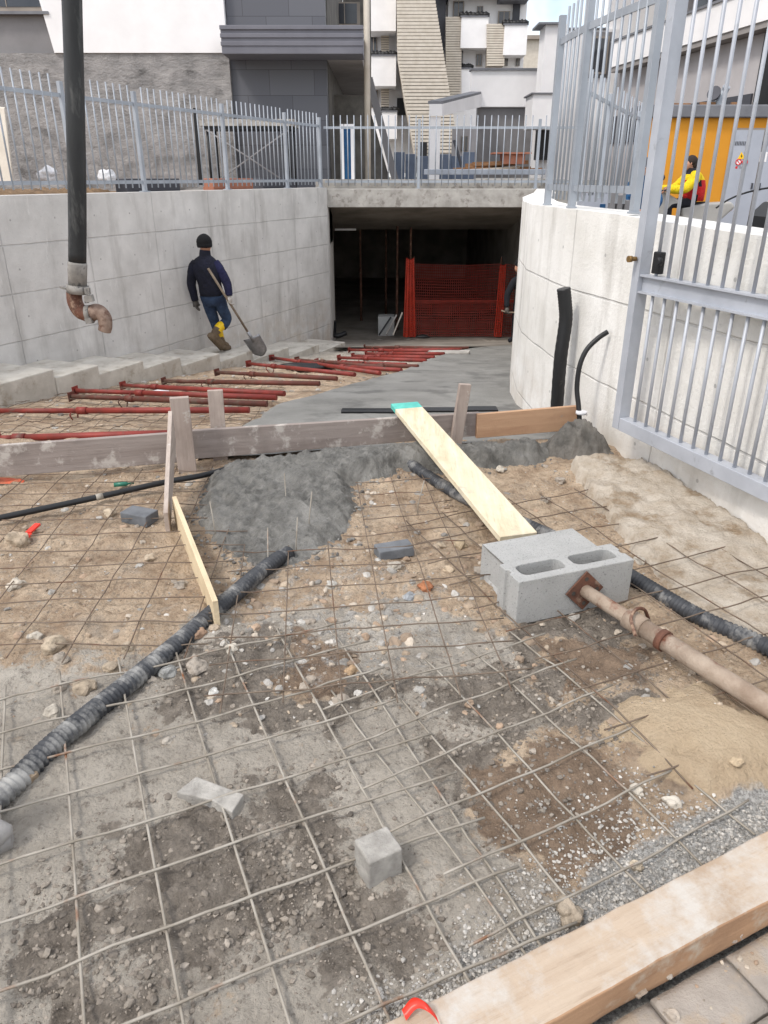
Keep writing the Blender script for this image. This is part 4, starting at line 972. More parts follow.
# blackish sheet and pale plank bits on the ramp
mb = MB(); mb.blob((-1.05, 10.1, dirt(-1.05, 10.1)+.04), (.34, .12, .06), 3, .35, 4); tag(mb.build('tarp', 'black'), 'crumpled black sheet on the ramp near the shovel', 'tarp')
mb = MB(); mb.bar((.7, 11.85, ramp(11.85)-.0), (1.35, 11.7, ramp(11.7)+.02), .22, .04); tag(mb.build('plank', 'concrete', None, .004), 'pale short plank at the slab edge by the underpass', 'plank')
mb = MB(); mb.blob((-2.35, 7.75, dirt(-2.35, 7.75)+.03), (.12, .07, .04), 3, .4, 4); tag(mb.build('plastic_bag', 'white_plastic'), 'small crumpled whitish bag on the ramp by the steps', 'bag')
mb = patch('x', [(-2.5+.75*math.cos(a*.63)*(1+.2*math.sin(a*5)), 4.88+.1*math.sin(a*.63), 0) for a in range(10)], 'orange_spray', '', '', .012)
struct(mb.build('spray_mark', 'orange_spray'))
mb = patch('x', [(-2.2+.12*math.cos(a*.63)*(1+.3*math.sin(a*5)), 3.98+.05*math.sin(a*.63), 0) for a in range(10)], 'orange_spray', '', '', .012)
struct(mb.build('spray_mark', 'orange_spray'))
# ------------------------------------------------------------------ fences
def fence(name, label, pts, z0, post_at, mt='gal', pw=.05, h=1.22, lo=.12, hi=1.02, sp=.125, br=.010, ph=1.16, base=.1):
    """bar fence along plan points; post_at are distances along it"""
    t = thing(name, label, 'fence', (*pts[0], z0)); pts = [Vector(p) for p in pts]; L = [0]
    for a, b in zip(pts, pts[1:]): L.append(L[-1]+(b-a).length)
    def at(s):
        for i in range(len(pts)-1):
            if s <= L[i+1] or i == len(pts)-2: d = (pts[i+1]-pts[i]).normalized(); return pts[i]+d*(s-L[i]), d
    for s in post_at:
        p, d = at(s); mb = MB(); mb.bar((*p, z0), (*p, z0+ph), pw, pw, (d.x, d.y, 0)); mb.bar((*p, z0+.001), (*p, z0+.012), base, base, (d.x, d.y, 0)); mb.build('post', mt, t, .002)
    for z in (lo, hi):
        mb = MB()
        for a, b in zip(pts, pts[1:]): mb.bar((*a, z0+z), (*b, z0+z), .012, .042)
        mb.build('rail', mt, t)
    n = int(L[-1]/sp); step = max(1, n//95+1)
    groups = [MB() for _ in range(max(1, len(post_at)-1))]
    for i in range(n):
        s = (i+.5)*sp
        if any(abs(s-q) < .045 for q in post_at): continue
        p, d = at(s); k = 0
        for j, q in enumerate(post_at[:-1]):
            if s > q: k = j
        lean = random.uniform(-.003, .003)
        groups[k].tube([(p.x, p.y, z0+.05), (p.x+lean, p.y+lean, z0+h)], br, 6)
    for g in groups:
        if g.v: g.build('bar_panel', mt, t)
    return t
fl = [wl(s, -.15) for s in (-9, -4, 0, 7.3)]
fence('bar_fence', 'grey steel bar fence on top of the left retaining wall', fl, 1.42, [.3, 1.9, 3.5, 5.1, 6.7, 8.45, 10.21, 11.41, 13.29, 15.07, 16.28])
c0 = wl(7.3, -.15)
fence('bar_fence', 'grey steel bar fence across the deck above the underpass', [(c0.x+.06, 15.2), (3.5, 15.2)], 1.40, [1.75, 3.95])
mb = MB(); mb.box((-1.3, 15.36, 1.38), (3.45, 15.5, 1.56)); tag(mb.build('kerb', 'concrete', None, .01), 'low concrete kerb behind the fence on the deck', 'kerb')
def rwo(Y, off=.14): return Vector((rwx(Y)+off, Y))
frp = [rwo(4.75, .06), rwo(5.15, .06), rwo(5.6, .06), rwo(5.9, .06), rwo(6.2, .06)]
fence('bar_fence', 'grey steel bar fence on top of the right wall beside the gate', frp, 1.40, [.0, .88, 1.48], sp=.092, h=1.27, hi=1.08, lo=.13, ph=1.24, pw=.046, br=.0085, base=.06)
fence('bar_fence', 'bluish bar fence on the far side of the lot, in front of the ochre building', [(2.15, 8.9), (3.0, 10.8), (4.1, 13.2)], 1.35, [.05, 1.4, 2.8, 4.2], h=1.28, hi=1.06, sp=.26, br=.010, lo=.1)
# ------------------------------------------------------------------ gate
gt = thing('gate_leaf', 'tall light grey steel gate leaf standing open along the right wall', 'gate', (1.36, 4.22, 0))
ga = Vector((1.385, 4.22)); gd = Vector((.331, -.944)).normalized()
def gp(t, z): q = ga+gd*t; return Vector((q.x, q.y, z))
gu = (gd.x, gd.y, 0)
mb = MB(); mb.bar(gp(.03, .25), gp(.03, 2.75), .075, .055, gu); mb.build('stile', 'gate', gt, .003)
mb = MB(); mb.bar(gp(3.3, .25), gp(3.3, 2.75), .09, .06, gu); mb.build('stile', 'gate', gt, .003)
mb = MB(); mb.bar(gp(.06, .285), gp(3.27, .285), .07, .075); mb.build('bottom_rail', 'gate', gt, .003)
mb = MB(); mb.bar(gp(.06, 1.032), gp(3.27, 1.032), .06, .010); mb.bar(gp(.06, 1.118), gp(3.27, 1.118), .06, .010); mb.bar(gp(.06, 1.075), gp(3.27, 1.075), .010, .076); mb.build('middle_rail', 'gate', gt)
mb = MB(); mb.bar(gp(.06, 2.55), gp(3.27, 2.55), .06, .06); mb.build('top_rail', 'gate', gt, .003)
for i in range(33):
    t_ = .155+.0965*i
    if t_ > 3.24: break
    mb = MB(); mb.tube([gp(t_, .32), gp(t_, 1.027)], .009, 10); mb.tube([gp(t_, 1.123), gp(t_, 2.78)], .009, 10); mb.build('bar', 'gate', gt)
mb = MB(); mb.bar(gp(.13, 1.19), gp(.19, 1.19), .035, .11); lk = mb.build('lock_box', 'black', gt, .006)
mb = MB(); nrm = Vector((-.944, -.331, 0)); q = gp(.03, 1.20); mb.tube([q+nrm*.045, q+nrm*.075], .012, 10); mb.tube([q+nrm*.075, q+nrm*.095], .017, 14); mb.build('knob', 'brass', lk)
q = gp(.2, 1.2); mb = MB(); mb.tube([q+nrm*.02, q+nrm*.05], .022, 14); mb.build('cylinder', 'black', lk)
# ------------------------------------------------------------------ pump hose
hz_ = thing('concrete_pump_hose', 'black concrete pump hose hanging at left with a rusty elbow at its end', 'hose', (-2.4, 6, 1.2))
h0, h1 = P(66, -260, 6), P(77.5, 236, 6)
hp = [P(63, -330, 6), P(66, -200, 6), P(70, -60, 6), P(72.5, 20, 6), P(75.5, 120, 6), P(77.2, 200, 6), P(77.4, 264, 6)]
hc = catmull(hp, 6)
mb = MB(); mb.tube(hc, [.066+.012*max(0, (1-i/18)) for i in range(len(hc))], 20); mb.build('hose', 'rubber', hz_)
e0 = P(77.4, 262, 6); e1 = P(77.6, 287, 6)
mb = MB(); mb.tube([e0, e0.lerp(e1, .1), e1], [.069, .072, .068], 20); mb.build('hose_end', 'rubberend', hz_)
mb = MB(); mb.tube([P(77.6, 285, 6), P(77.8, 293, 6)], .083, 20); mb.bar(P(60, 287, 5.98), P(67, 289, 5.98), .02, .015); mb.bar(P(85, 291, 5.95), P(90, 291, 5.95), .03, .05); mb.build('clamp', 'rubberend', hz_)
mb = MB(); el = catmull([P(74, 292, 6), P(75, 302, 6), P(80, 311, 6), P(89, 315, 6)], 7); mb.tube(el, .058, 18); mb.build('elbow', 'rustd', hz_)
mb = MB(); mb.tube([P(87, 314.5, 6), P(91.5, 314, 6)], .072, 18); mb.bar(P(86, 299, 5.95), P(93, 298, 5.95), .05, .05); mb.bar(P(88, 318, 5.95), P(90, 323, 5.95), .04, .05); mb.bar(P(86, 297, 5.95), P(87, 303, 5.95), .02, .03); mb.build('coupling', 'rubberend', hz_)
mb = MB(); el = catmull([P(91, 313.5, 6), P(98, 311.5, 6), P(104, 317, 6), P(105.5, 325, 6), P(104.5, 331, 6)], 7); mb.tube(el, [.062-.012*i/28 for i in range(29)], 18); mb.build('outlet_elbow', 'rustout', hz_)
# ------------------------------------------------------------------ people
def skin(name, joints, edges, mt, parent, sub=2):
    """one continuous body surface grown round a skeleton; joints = {name: ((x,y,z), radius or (rx,ry))}"""
    keys = list(joints); me = bpy.data.meshes.new(name)
    off = Vector(ROOT[parent.name])
    me.from_pydata([Vector(joints[k][0])-off for k in keys], [(keys.index(a), keys.index(b)) for a, b in edges], [])
    o = bpy.data.objects.new(name, me); C.objects.link(o)
    md = o.modifiers.new('skin', 'SKIN'); md.use_smooth_shade = True
    for i, k in enumerate(keys):
        r = joints[k][1]; r = (r, r) if isinstance(r, (int, float)) else r
        me.skin_vertices[0].data[i].radius = r; me.skin_vertices[0].data[i].use_root = (i == 0)
    s_ = o.modifiers.new('sub', 'SUBSURF'); s_.levels = sub; s_.render_levels = sub
    bpy.context.view_layer.update()
    dg = bpy.context.evaluated_depsgraph_get(); nm = bpy.data.meshes.new_from_object(o.evaluated_get(dg))
    o.modifiers.clear(); o.data = nm; nm.name = name
    for p in nm.polygons: p.use_smooth = True
    nm.materials.clear()
    for x in (mt if isinstance(mt, (list, tuple)) else [mt]): nm.materials.append(M[x])
    o.parent = parent; ROOT[o.name] = off
    return o
def chain(*k): return list(zip(k, k[1:]))
def hand(mb, w, d, palm, size=.17, curl=.5, side=1):
    """palm plus five bent fingers; d points along the hand, palm is the way the palm faces"""
    d = Vector(d).normalized(); n = Vector(palm); n = (n-d*n.dot(d)).normalized(); x = d.cross(n)*side; w = Vector(w); u = size
    mb.tube([w, w+d*u*.2, w+d*u*.5], [u*.17, u*.24, u*.22], 10)
    for i, (ln, o_) in enumerate(((.40, -.19), (.46, -.065), (.43, .065), (.34, .18))):
        b = w+d*u*.44+x*u*o_; q = [b]; dr = d.copy()
        for k in range(3): dr = (dr+n*curl*.9).normalized(); q.append(q[-1]+dr*u*ln/3)
        mb.tube(q, [u*.07, u*.066, u*.06, u*.045], 8)
    b = w+d*u*.15-x*u*.18; q = [b, b+(d*.6-x*.6+n*.2)*u*.22, b+(d*.95-x*.6+n*.55)*u*.36]; mb.tube(q, [u*.08, u*.072, u*.055], 8)
def head(parent, c, r, fwd, skinm, up=(0, 0, 1)):
    """skull, jaw, nose, ears, eyes and mouth as one mesh facing fwd"""
    f_ = Vector(fwd).normalized(); up = Vector(up).normalized(); s_ = f_.cross(up).normalized(); c = Vector(c); mb = MB()
    def q(a, b, h): return c+f_*a*r+s_*b*r+up*h*r
    bm = bmesh.new(); bmesh.ops.create_icosphere(bm, subdivisions=3, radius=1); vs = []
    for v in bm.verts:
        x, y, z = v.co; k = 1
        jaw = max(0, -z); wid = .78-.18*jaw; ln = .95-.05*jaw; front = max(0, x)
        a = x*ln+.08*jaw*front; b_ = y*wid; h_ = z*1.15
        a += .16*math.exp(-((z+.18)/.14)**2-(y/.14)**2)*(x > .3)          # nose
        a -= .07*math.exp(-((z-.06)/.12)**2-((abs(y)-.33)/.16)**2)*(x > .3)   # eye sockets
        a += .04*math.exp(-((z+.5)/.07)**2-(y/.25)**2)*(x > .3)            # lips
        vs.append(q(a, b_, h_))
    fs = [[v.index for v in f.verts] for f in bm.faces]; bm.free(); mb.add(vs, fs, True)
    for sg in (1, -1): mb.blob(q(-.05, sg*.78, -.05), (.09*r, .16*r, .24*r), 2, .05, sg)
    for sg in (1, -1): mb.blob(q(.83, sg*.3, .05), .075*r, 2, 0, 1, mi=1)
    return mb.build('head', [skinm, 'hair'], parent)
# worker on the steps, walking away with a shovel
MX, MY, MZ = -2.46, 10.9, -.74
man = thing('person', 'worker in dark fleece, blue jeans and yellow boots walking down the steps with a shovel', 'person', (MX, MY, MZ))
def mm(x, y, z): return Vector((MX+x, MY+y, MZ+z))
J = dict(pelvis=(mm(.0,0,.82), (.135,.10)), hipl=(mm(-.075,0,.77), .10), kneel=(mm(-.02,.10,.43), .068), ankl=(mm(.06,.10,.10), .05),
    hipr=(mm(.085,0,.77), .10), kneer=(mm(.165,.10,.45), .068), ankr=(mm(.0,-.10,.27), .05))
body = skin('body', dict(pelvis=(mm(0,0,.84), (.09,.07)), waist=(mm(-.02,0,.98), (.08,.06)), chest=(mm(-.05,.0,1.17), (.10,.07)), nk=(mm(-.05,.02,1.34), .055), hd=(mm(-.04,.03,1.44), .07),
    hl=(J['hipl'][0], .06), kl=(J['kneel'][0], .04), al=(J['ankl'][0], .03), hr=(J['hipr'][0], .06), kr=(J['kneer'][0], .04), ar=(J['ankr'][0], .03)),
    chain('pelvis','waist','chest','nk','hd')+chain('pelvis','hl','kl','al')+chain('pelvis','hr','kr','ar'), 'skin', man)
mb = MB(); mb.loft([(mm(.005,.0,.66), .13, .10), (mm(.005,0,.74), .158, .118), (mm(.0,0,.84), .155, .115), (mm(0,0,.90), .14, .105)])
for hp0, kn, en, sg in ((J['hipl'][0], J['kneel'][0], mm(.025,.10,.27), -1), (J['hipr'][0], J['kneer'][0], mm(.10,.02,.355), 1)):
    c_ = catmull([hp0+Vector((0,0,.04)), hp0.lerp(kn, .5), kn, en], 6); k_ = len(c_)-1
    mb.tube(c_, [(.098-.028*min(1, i/k_*1.4))*(1+.05*noise.noise(Vector((i*.8, sg*3, 0)))) for i in range(k_+1)], 14)
mb.build('jeans', 'jeans', man)
mb = MB(); mb.loft([(mm(.0,.0,.80), .166, .125), (mm(-.0,0,.84), .172, .130), (mm(-.01,-.005,.95), .165, .128), (mm(-.03,-.01,1.08), .182, .135), (mm(-.045,-.005,1.18), .198, .132), (mm(-.05,.0,1.25), .188, .115), (mm(-.05,.01,1.30), .135, .095), (mm(-.045,.02,1.335), .085, .08), (mm(-.045,.02,1.36), .075, .072)])
for pts_, mi_ in (([mm(-.17,0,1.23), mm(-.225,-.0,1.17), mm(-.275,.015,.97), mm(-.27,.04,.84), mm(-.255,.05,.72)], 0), ([mm(.08,0,1.23), mm(.135,-.01,1.17), mm(.225,-.01,.99), mm(.25,-.03,.89), mm(.255,-.045,.80)], 1)):
    c_ = catmull(pts_, 6); k_ = len(c_)-1
    mb.tube(c_, [(.078-.028*i/k_)*(1+.06*noise.noise(Vector((i*.7, mi_*5, 1)))) for i in range(k_+1)], 14, True, mi_)
fle = mb.build('fleece', ['navy', 'navyblue'], man)
head(man, mm(-.035,.04,1.475), .098, (.45,.9,0), 'skin')
bn = MB(); bn.blob(mm(-.042,.03,1.52), (.108,.112,.105), 3, .02, 1); bn.tube([mm(-.042,.03,1.445), mm(-.042,.03,1.475), mm(-.042,.03,1.50)], [.099,.108,.106], 20); bn.build('beanie', 'beanie', man)
mb = MB(); mb.tube([mm(-.045,.02,1.30), mm(-.045,.022,1.36), mm(-.04,.025,1.41)], [.088,.08,.074], 16, False); mb.build('collar', 'navy', man)
for side, kn, an, to in (('l', J['kneel'][0], J['ankl'][0], mm(.115,.26,.035)), ('r', J['kneer'][0], J['ankr'][0], mm(.085,.02,.085))):
    k_ = an.lerp(kn, .78); bt = skin('boot', dict(a=(k_, .088), b=(an.lerp(kn, .3), .07), c=(an, .062), d=(an.lerp(to, .5)-Vector((0,0,.015)), .056), e=(to, .05)), chain('a','b','c','d','e'), ['bootyellow', 'bootmud'], man)
    ax = (k_-an).normalized()
    for p in bt.data.polygons:
        if (p.center+Vector((MX, MY, MZ))-an).dot(ax) < .085: p.material_index = 1
    hl = an+(an-k_).normalized()*.055; d_ = (to-an).normalized()
    mb = MB(); mb.tube([hl-d_*.05, hl, to-Vector((0,0,.02))+ (an-k_).normalized()*.02, to+d_*.03], [.042,.05,.048,.03], 10); mb.build('sole', 'bootmud', man)
mb = MB(); hand(mb, mm(-.254,.05,.73), (.03,.05,-1), (1,0,0), .19, .35, 1); mb.build('glove', 'glove', man)
# shovel held in the right hand, shaft running up over the back
s0, s1 = mm(.035,-.215,1.19), mm(.51,.10,.17)
sd = (s1-s0).normalized(); hp_ = s0+sd*((mm(.25,-.06,.70)-s0).dot(sd))
mb = MB(); hand(mb, mm(.255,-.045,.80), hp_-mm(.255,-.045,.80)+Vector((.0,0,-.06)), sd.cross(Vector((0,1,0))), .18, .9, -1); mb.build('glove', 'glovew', man)
sh = thing('shovel', 'shovel with a grey blade held by the worker on the steps', 'shovel', s1)
mb = MB(); mb.tube([s0, s1], .017, 10); mb.build('shaft', 'shaft', sh)
sx = Vector((.93, -.12, .35)); sx = (sx-sd*sx.dot(sd)).normalized(); sn = sx.cross(sd); vs = []; nr = 8
for i in range(nr+1):
    v = i/nr; w = .135*(1-.1*v) if v < .6 else .135*.94*math.sqrt(max(.0, 1-((v-.6)/.42)**2))
    for j in range(9):
        u = j/4-1; vs.append(s1+sd*(.33*v-.02)+sx*u*w+sn*(.03*u*u-.02))
mb = MB(); fs = [(i*9+j, i*9+j+1, i*9+10+j, i*9+9+j) for i in range(nr) for j in range(8)]; mb.add(vs, fs, True)
o = mb.build('blade', 'steel', sh); so = o.modifiers.new('solid', 'SOLIDIFY'); so.thickness = .006
mb = MB(); mb.tube([s1-sd*.12, s1+sd*.06], [.022,.028], 10); mb.build('socket', 'steel', sh)
# rider on the scooter
RP = P(690, 215, 14.0); RX, RY = RP.x, 14.0; RZ = .42
def rm(x, y, z): return Vector((RX+x-.12, RY+y, RZ+(z if z < .8 else .8+(z-.8)*.88)))
rid = thing('person', 'rider in a yellow and red jacket sitting on the grey scooter', 'person', (RX, RY, RZ))
skin('body', dict(p=(rm(.12,0,.80), (.13,.13)), w=(rm(.10,0,.98), (.10,.13)), c=(rm(.07,0,1.16), (.11,.15)), n=(rm(.02,0,1.34), .055), h=(rm(-.02,0,1.44), .07),
    hl=(rm(.08,-.1,.78), .09), kl=(rm(-.32,-.13,.74), .07), al=(rm(-.3,-.13,.36), .05), fl=(rm(-.42,-.13,.31), .045), hr=(rm(.08,.1,.78), .09), kr=(rm(-.32,.13,.74), .07), ar=(rm(-.3,.13,.36), .05), fr=(rm(-.42,.13,.31), .045)),
    chain('p','w','c','n','h')+chain('p','hl','kl','al','fl')+chain('p','hr','kr','ar','fr'), ['skin', 'darkcloth'], rid)
for p in rid.children[0].data.polygons:
    if p.center.z < 1.25: p.material_index = 1
mb = MB(); mb.loft([(rm(.13,0,.80), .17, .19), (rm(.13,0,.92), .175, .2), (rm(.11,0,1.06), .19, .215), (rm(.08,0,1.18), .19, .225), (rm(.05,0,1.28), .155, .19), (rm(.03,0,1.34), .09, .11), (rm(.02,0,1.39), .078, .09)])
for sg in (-1, 1):
    c_ = catmull([rm(.06,sg*.17,1.27), rm(.0,sg*.22,1.17), rm(-.13,sg*.25,1.03), rm(-.28,sg*.25,1.01), rm(-.42,sg*.24,1.02)], 6); k_ = len(c_)-1
    mb.tube(c_, [(.10-.04*i/k_)*(1+.08*noise.noise(Vector((i*.8, sg*5, 1)))) for i in range(k_+1)], 14)
jk = mb.build('jacket', ['hivis', 'redcloth', 'darkcloth'], rid)
nT = 20*6
for k, p in enumerate(jk.data.polygons):
    c_ = p.center; zz = c_.z
    if k < nT+2:
        if zz > 1.24: p.material_index = 2
        elif zz < 1.10 and c_.x > -.02: p.material_index = 1 if c_.x > .02 else 2
        elif zz < 1.10: p.material_index = 1
head(rid, rm(-.03,0,1.47), .10, (-1,0,-.12), 'skin')
mb = MB(); mb.blob(rm(.0,0,1.515), (.108,.09,.092), 3, .05, 2); mb.blob(rm(.055,0,1.46), (.06,.08,.09), 2, .05, 3); mb.build('hair', 'hair', rid)
for sg in (-1, 1):
    mb = MB(); hand(mb, rm(-.40,sg*.24,1.02), (-1,0,-.1), (0,0,-1), .17, .8, sg); mb.build('hand', 'skin', rid)
    mb = MB(); mb.tube([rm(-.26,sg*.13,.31), rm(-.34,sg*.13,.31), rm(-.48,sg*.13,.30)], [.05,.06,.035], 10); mb.build('shoe', 'black', rid)
# second person, bending behind the gate post
QP = P(640, 205, 13.0); QX, QY = QP.x, 13.0; QZ = .4
def qm(x, y, z): return Vector((QX+x, QY+y, QZ+z))
pe2 = thing('person', 'crouching person in blue with a grey hood behind the gate post', 'person', (QX, QY, QZ))
skin('body', dict(p=(qm(.02,.1,.55), (.14,.12)), w=(qm(.01,.05,.78), (.13,.11)), c=(qm(-.01,.0,1.02), (.16,.12)), n=(qm(-.02,-.03,1.2), .06), h=(qm(-.02,-.05,1.28), .07),
    hl=(qm(-.1,.05,.5), .10), kl=(qm(-.16,-.35,.5), .075), al=(qm(-.16,-.1,.1), .055), fl=(qm(-.16,-.25,.05), .05), hr=(qm(.13,.05,.5), .10), kr=(qm(.18,-.35,.5), .075), ar=(qm(.18,-.1,.1), .055), fr=(qm(.18,-.25,.05), .05),
    sl=(qm(-.19,0,1.08), .075), el=(qm(-.24,-.18,.85), .06), wl=(qm(-.12,-.38,.72), .045), sr=(qm(.19,0,1.08), .075), er=(qm(.25,-.18,.85), .06), wr=(qm(.12,-.38,.72), .045)),
    chain('p','w','c','n','h')+chain('p','hl','kl','al','fl')+chain('p','hr','kr','ar','fr')+chain('c','sl','el','wl')+chain('c','sr','er','wr'), 'bluecloth', pe2)
head(pe2, qm(-.02,-.06,1.33), .10, (-.5,-.8,-.2), 'skin')
mb = MB(); mb.blob(qm(.0,-.03,1.37), (.12,.125,.115), 3, .03, 4); mb.blob(qm(.02,.03,1.27), (.12,.1,.12), 2, .05, 4); mb.build('hood', 'greycloth', pe2)
for sg in (-1, 1): mb = MB(); hand(mb, qm(sg*.12,-.38,.72), (0,-.6,-.7), (-sg,0,0), .17, .5, sg); mb.build('hand', 'skin', pe2)
# worker in the underpass, half hidden by the right wall
UP = P(516, 342, 14.2); UX, UY, UZ = UP.x, 14.2, ramp(13.4)-.12
def um(x, y, z): return Vector((UX+x, UY+y, UZ+z))
pe3 = thing('person', 'worker in dark clothes holding a pole inside the underpass, half hidden by the right wall', 'person', (UX, UY, UZ))
skin('body', dict(p=(um(.05,0,.72), (.13,.11)), w=(um(.05,0,.9), (.12,.10)), c=(um(.04,0,1.1), (.15,.11)), n=(um(.0,0,1.26), .055), h=(um(-.02,0,1.36), .07),
    hl=(um(-.03,-.02,.68), .10), kl=(um(-.05,-.04,.38), .07), al=(um(-.05,.0,.09), .05), fl=(um(-.16,-.03,.04), .045), hr=(um(.12,0,.68), .10), kr=(um(.15,0,.38), .07), ar=(um(.16,.0,.09), .05), fr=(um(.06,-.03,.04), .045),
    sl=(um(-.13,-.05,1.14), .075), el=(um(-.25,-.1,.9), .06), wl=(um(-.24,-.15,.68), .045), sr=(um(.22,0,1.14), .075), er=(um(.26,-.15,.9), .06), wr=(um(.1,-.28,.72), .045)),
    chain('p','w','c','n','h')+chain('p','hl','kl','al','fl')+chain('p','hr','kr','ar','fr')+chain('c','sl','el','wl')+chain('c','sr','er','wr'), 'darkcloth', pe3)
head(pe3, um(-.03,0,1.40), .10, (-1,-.2,-.2), 'skin')
mb = MB(); mb.blob(um(-.015,0,1.44), (.112,.105,.10), 3, .03, 4); mb.build('beanie', 'beanie', pe3)
mb = MB(); hand(mb, um(-.24,-.15,.68), (0,-.3,-.8), (1,0,0), .17, .9, 1); hand(mb, um(.1,-.28,.72), (-.3,-.3,-.6), (0,1,0), .17, .9, 1); mb.build('glove', 'glove', pe3)
mb = MB(); mb.tube([um(-.34,-.14,.63), um(-.235,-.17,.6), um(.12,-.3,.62), um(.7,-.45,.55)], .014, 8); tag(mb.build('pole', 'shaft'), 'thin pole held by the worker inside the underpass', 'pole')
# ------------------------------------------------------------------ scooter, car and lot clutter
sc = thing('motor_scooter', 'silver grey motor scooter under the rider in the yellow and red jacket', 'scooter', (RX, RY, RZ))
def wheel(par, c, r, w, ax=(0,1,0)):
    ax = Vector(ax); c = Vector(c); x = ax.orthogonal().normalized(); y = ax.cross(x)
    mb = MB(); mb.tube([c+(x*math.cos(a*R(15))+y*math.sin(a*R(15)))*r for a in range(24)], w, 10, closed=True); tw = mb.build('wheel', 'black', par)
    mb = MB(); mb.tube([c-ax*w*.5, c+ax*w*.5], r*.78, 20); mb.build('rim', 'scooter', tw)
wheel(sc, rm(-.78,0,.24), .2, .05); wheel(sc, rm(.52,0,.24), .2, .055)
mb = MB(); mb.prism([rm(-.62,-.19,.32), rm(-.90,-.19,.55), rm(-.84,-.19,.74), rm(-.60,-.19,.98), rm(-.48,-.19,1.0), rm(-.20,-.19,.84), rm(-.12,-.19,.76), rm(-.36,-.19,.66), rm(-.40,-.19,.30)], (0,.38,0)); mb.build('front_fairing', 'scooter', sc, .04, 3)
mb = MB(); mb.prism([rm(-.44,-.13,.28), rm(.1,-.13,.26), rm(.1,-.13,.36), rm(-.44,-.13,.36)], (0,.26,0)); mb.build('footboard', 'scooter', sc, .02)
mb = MB(); mb.prism([rm(.0,-.14,.30), rm(.55,-.14,.42), rm(.84,-.14,.70), rm(.76,-.14,.79), rm(.3,-.14,.77), rm(-.1,-.14,.70)], (0,.28,0)); mb.build('tail_body', 'scooter', sc, .04, 3)
mb = MB(); mb.prism([rm(-.2,-.12,.70), rm(.40,-.12,.74), rm(.38,-.12,.79), rm(.2,-.12,.78), rm(-.15,-.12,.76)], (0,.26,0)); mb.build('seat', 'black', sc, .02)
mb = MB(); mb.tube([rm(-.78,0,.24), rm(-.56,0,.9)], .025, 8); mb.tube([rm(-.47,-.32,1.0), rm(-.55,-.1,.97), rm(-.55,.1,.97), rm(-.47,.32,1.0)], .016, 8); mb.build('handlebar', 'black', sc)
for sg in (-1, 1): mb = MB(); mb.tube([rm(-.52,sg*.2,.98), rm(-.55,sg*.3,1.18)], .007, 6); mb.blob(rm(-.55,sg*.32,1.22), (.02,.06,.045), 2, 0, 1); mb.build('mirror', 'black', sc)
mb = MB(); mb.blob(rm(-.80,0,.66), (.05,.08,.07), 2, 0, 1); mb.build('headlight', 'glass', sc)
mb = MB(); mb.blob(rm(.80,0,.68), (.04,.08,.05), 2, 0, 1); mb.build('tail_light', 'signred', sc)
# white car nose at right edge
CXp = P(752, 205, 9.0)+Vector((.45, 0, 0)); cx_, cy_ = CXp.x, 9.0
def cm(x, y, z): return Vector((cx_+x, cy_+y, .55+z))
car = thing('parked_car', 'white car with black bumper nosing in at the right edge behind the gate', 'car', cm(2, 0, 0))
side = [(0,.35),(.0,.55),(.06,.76),(.2,.86),(1.05,1.0),(1.75,1.42),(2.9,1.45),(3.7,1.05),(3.95,.95),(4.0,.4),(3.7,.3),(.3,.28)]
mb = MB(); vs = []
for k, (yy, ins) in enumerate([(-.84,.10),(-.78,.0),(0,-.03),(.78,.0),(.84,.10)]):
    for x_, z_ in side: vs.append(cm(2+(x_-2)*(1-ins*.35)+(abs(yy)<.1)*(-.05 if x_ < .3 else 0), yy*(1-.16*max(0, (z_-1.0)/.45)), z_-ins*.4*(z_ > .8)))
n = len(side); fs = [(k*n+i, k*n+(i+1) % n, (k+1)*n+(i+1) % n, (k+1)*n+i) for k in range(4) for i in range(n)]+[tuple(range(n)), tuple(4*n+i for i in range(n))[::-1]]
mb.add(vs, fs, True); mb.build('body', 'whitecar', car, .02, 3)
mb = MB(); mb.prism([cm(-.10,-.8,.20), cm(-.08,-.8,.62), cm(.06,-.83,.78), cm(.40,-.86,.74), cm(.40,-.86,.20)], (0,1.66,0)); mb.build('bumper', 'black', car, .03, 3)
mb = MB(); mb.prism([cm(1.12,-.70,1.01), cm(1.74,-.62,1.40), cm(1.74,.62,1.40), cm(1.12,.70,1.01)], (-.012,0,.02)); mb.build('windscreen', 'glass', car)
for sg in (-1, 1):
    mb = MB(); mb.prism([cm(1.35,.0,1.03), cm(1.85,0,1.36), cm(2.85,0,1.38), cm(3.3,0,1.08)], (0,.02*sg,0)); mb.v = [v+Vector((0,sg*.77,0)) for v in mb.v]; mb.build('side_window', 'glass', car)
    mb = MB(); mb.tube([cm(.75+.42*math.cos(a), sg*.845, .36+.42*math.sin(a)) for a in [R(15*i) for i in range(13)]], .05, 8); mb.build('wheel_arch', 'black', car)
    for x_ in (.75, 3.2): wheel(car, cm(x_, sg*.80, .20), .26, .09)
    mb = MB(); mb.blob(cm(.08, sg*.6, .68), (.06,.16,.07), 2, 0, 1); mb.build('headlight', 'glass', car)
mb = MB(); mb.tube(catmull([P(716, 208, 12), P(728, 200, 12), P(745, 193, 12), P(768, 188, 12), P(800, 185, 12), P(830, 200, 12), P(850, 232, 12)], 8), .014, 8); tag(mb.build('hose_pipe', 'pipe'), 'thin dark hose arching in front of the grey metal doors', 'hose')
ub = thing('utility_box', 'light grey utility box with a blue label behind the right fence', 'utility box', P(600, 205, 11))
a, b = P(584, 192, 11), P(609, 226, 11)
mb = MB(); mb.box((a.x, 11, .4), (b.x, 11.35, a.z)); mb.build('cabinet', 'doorgrey', ub, .01)
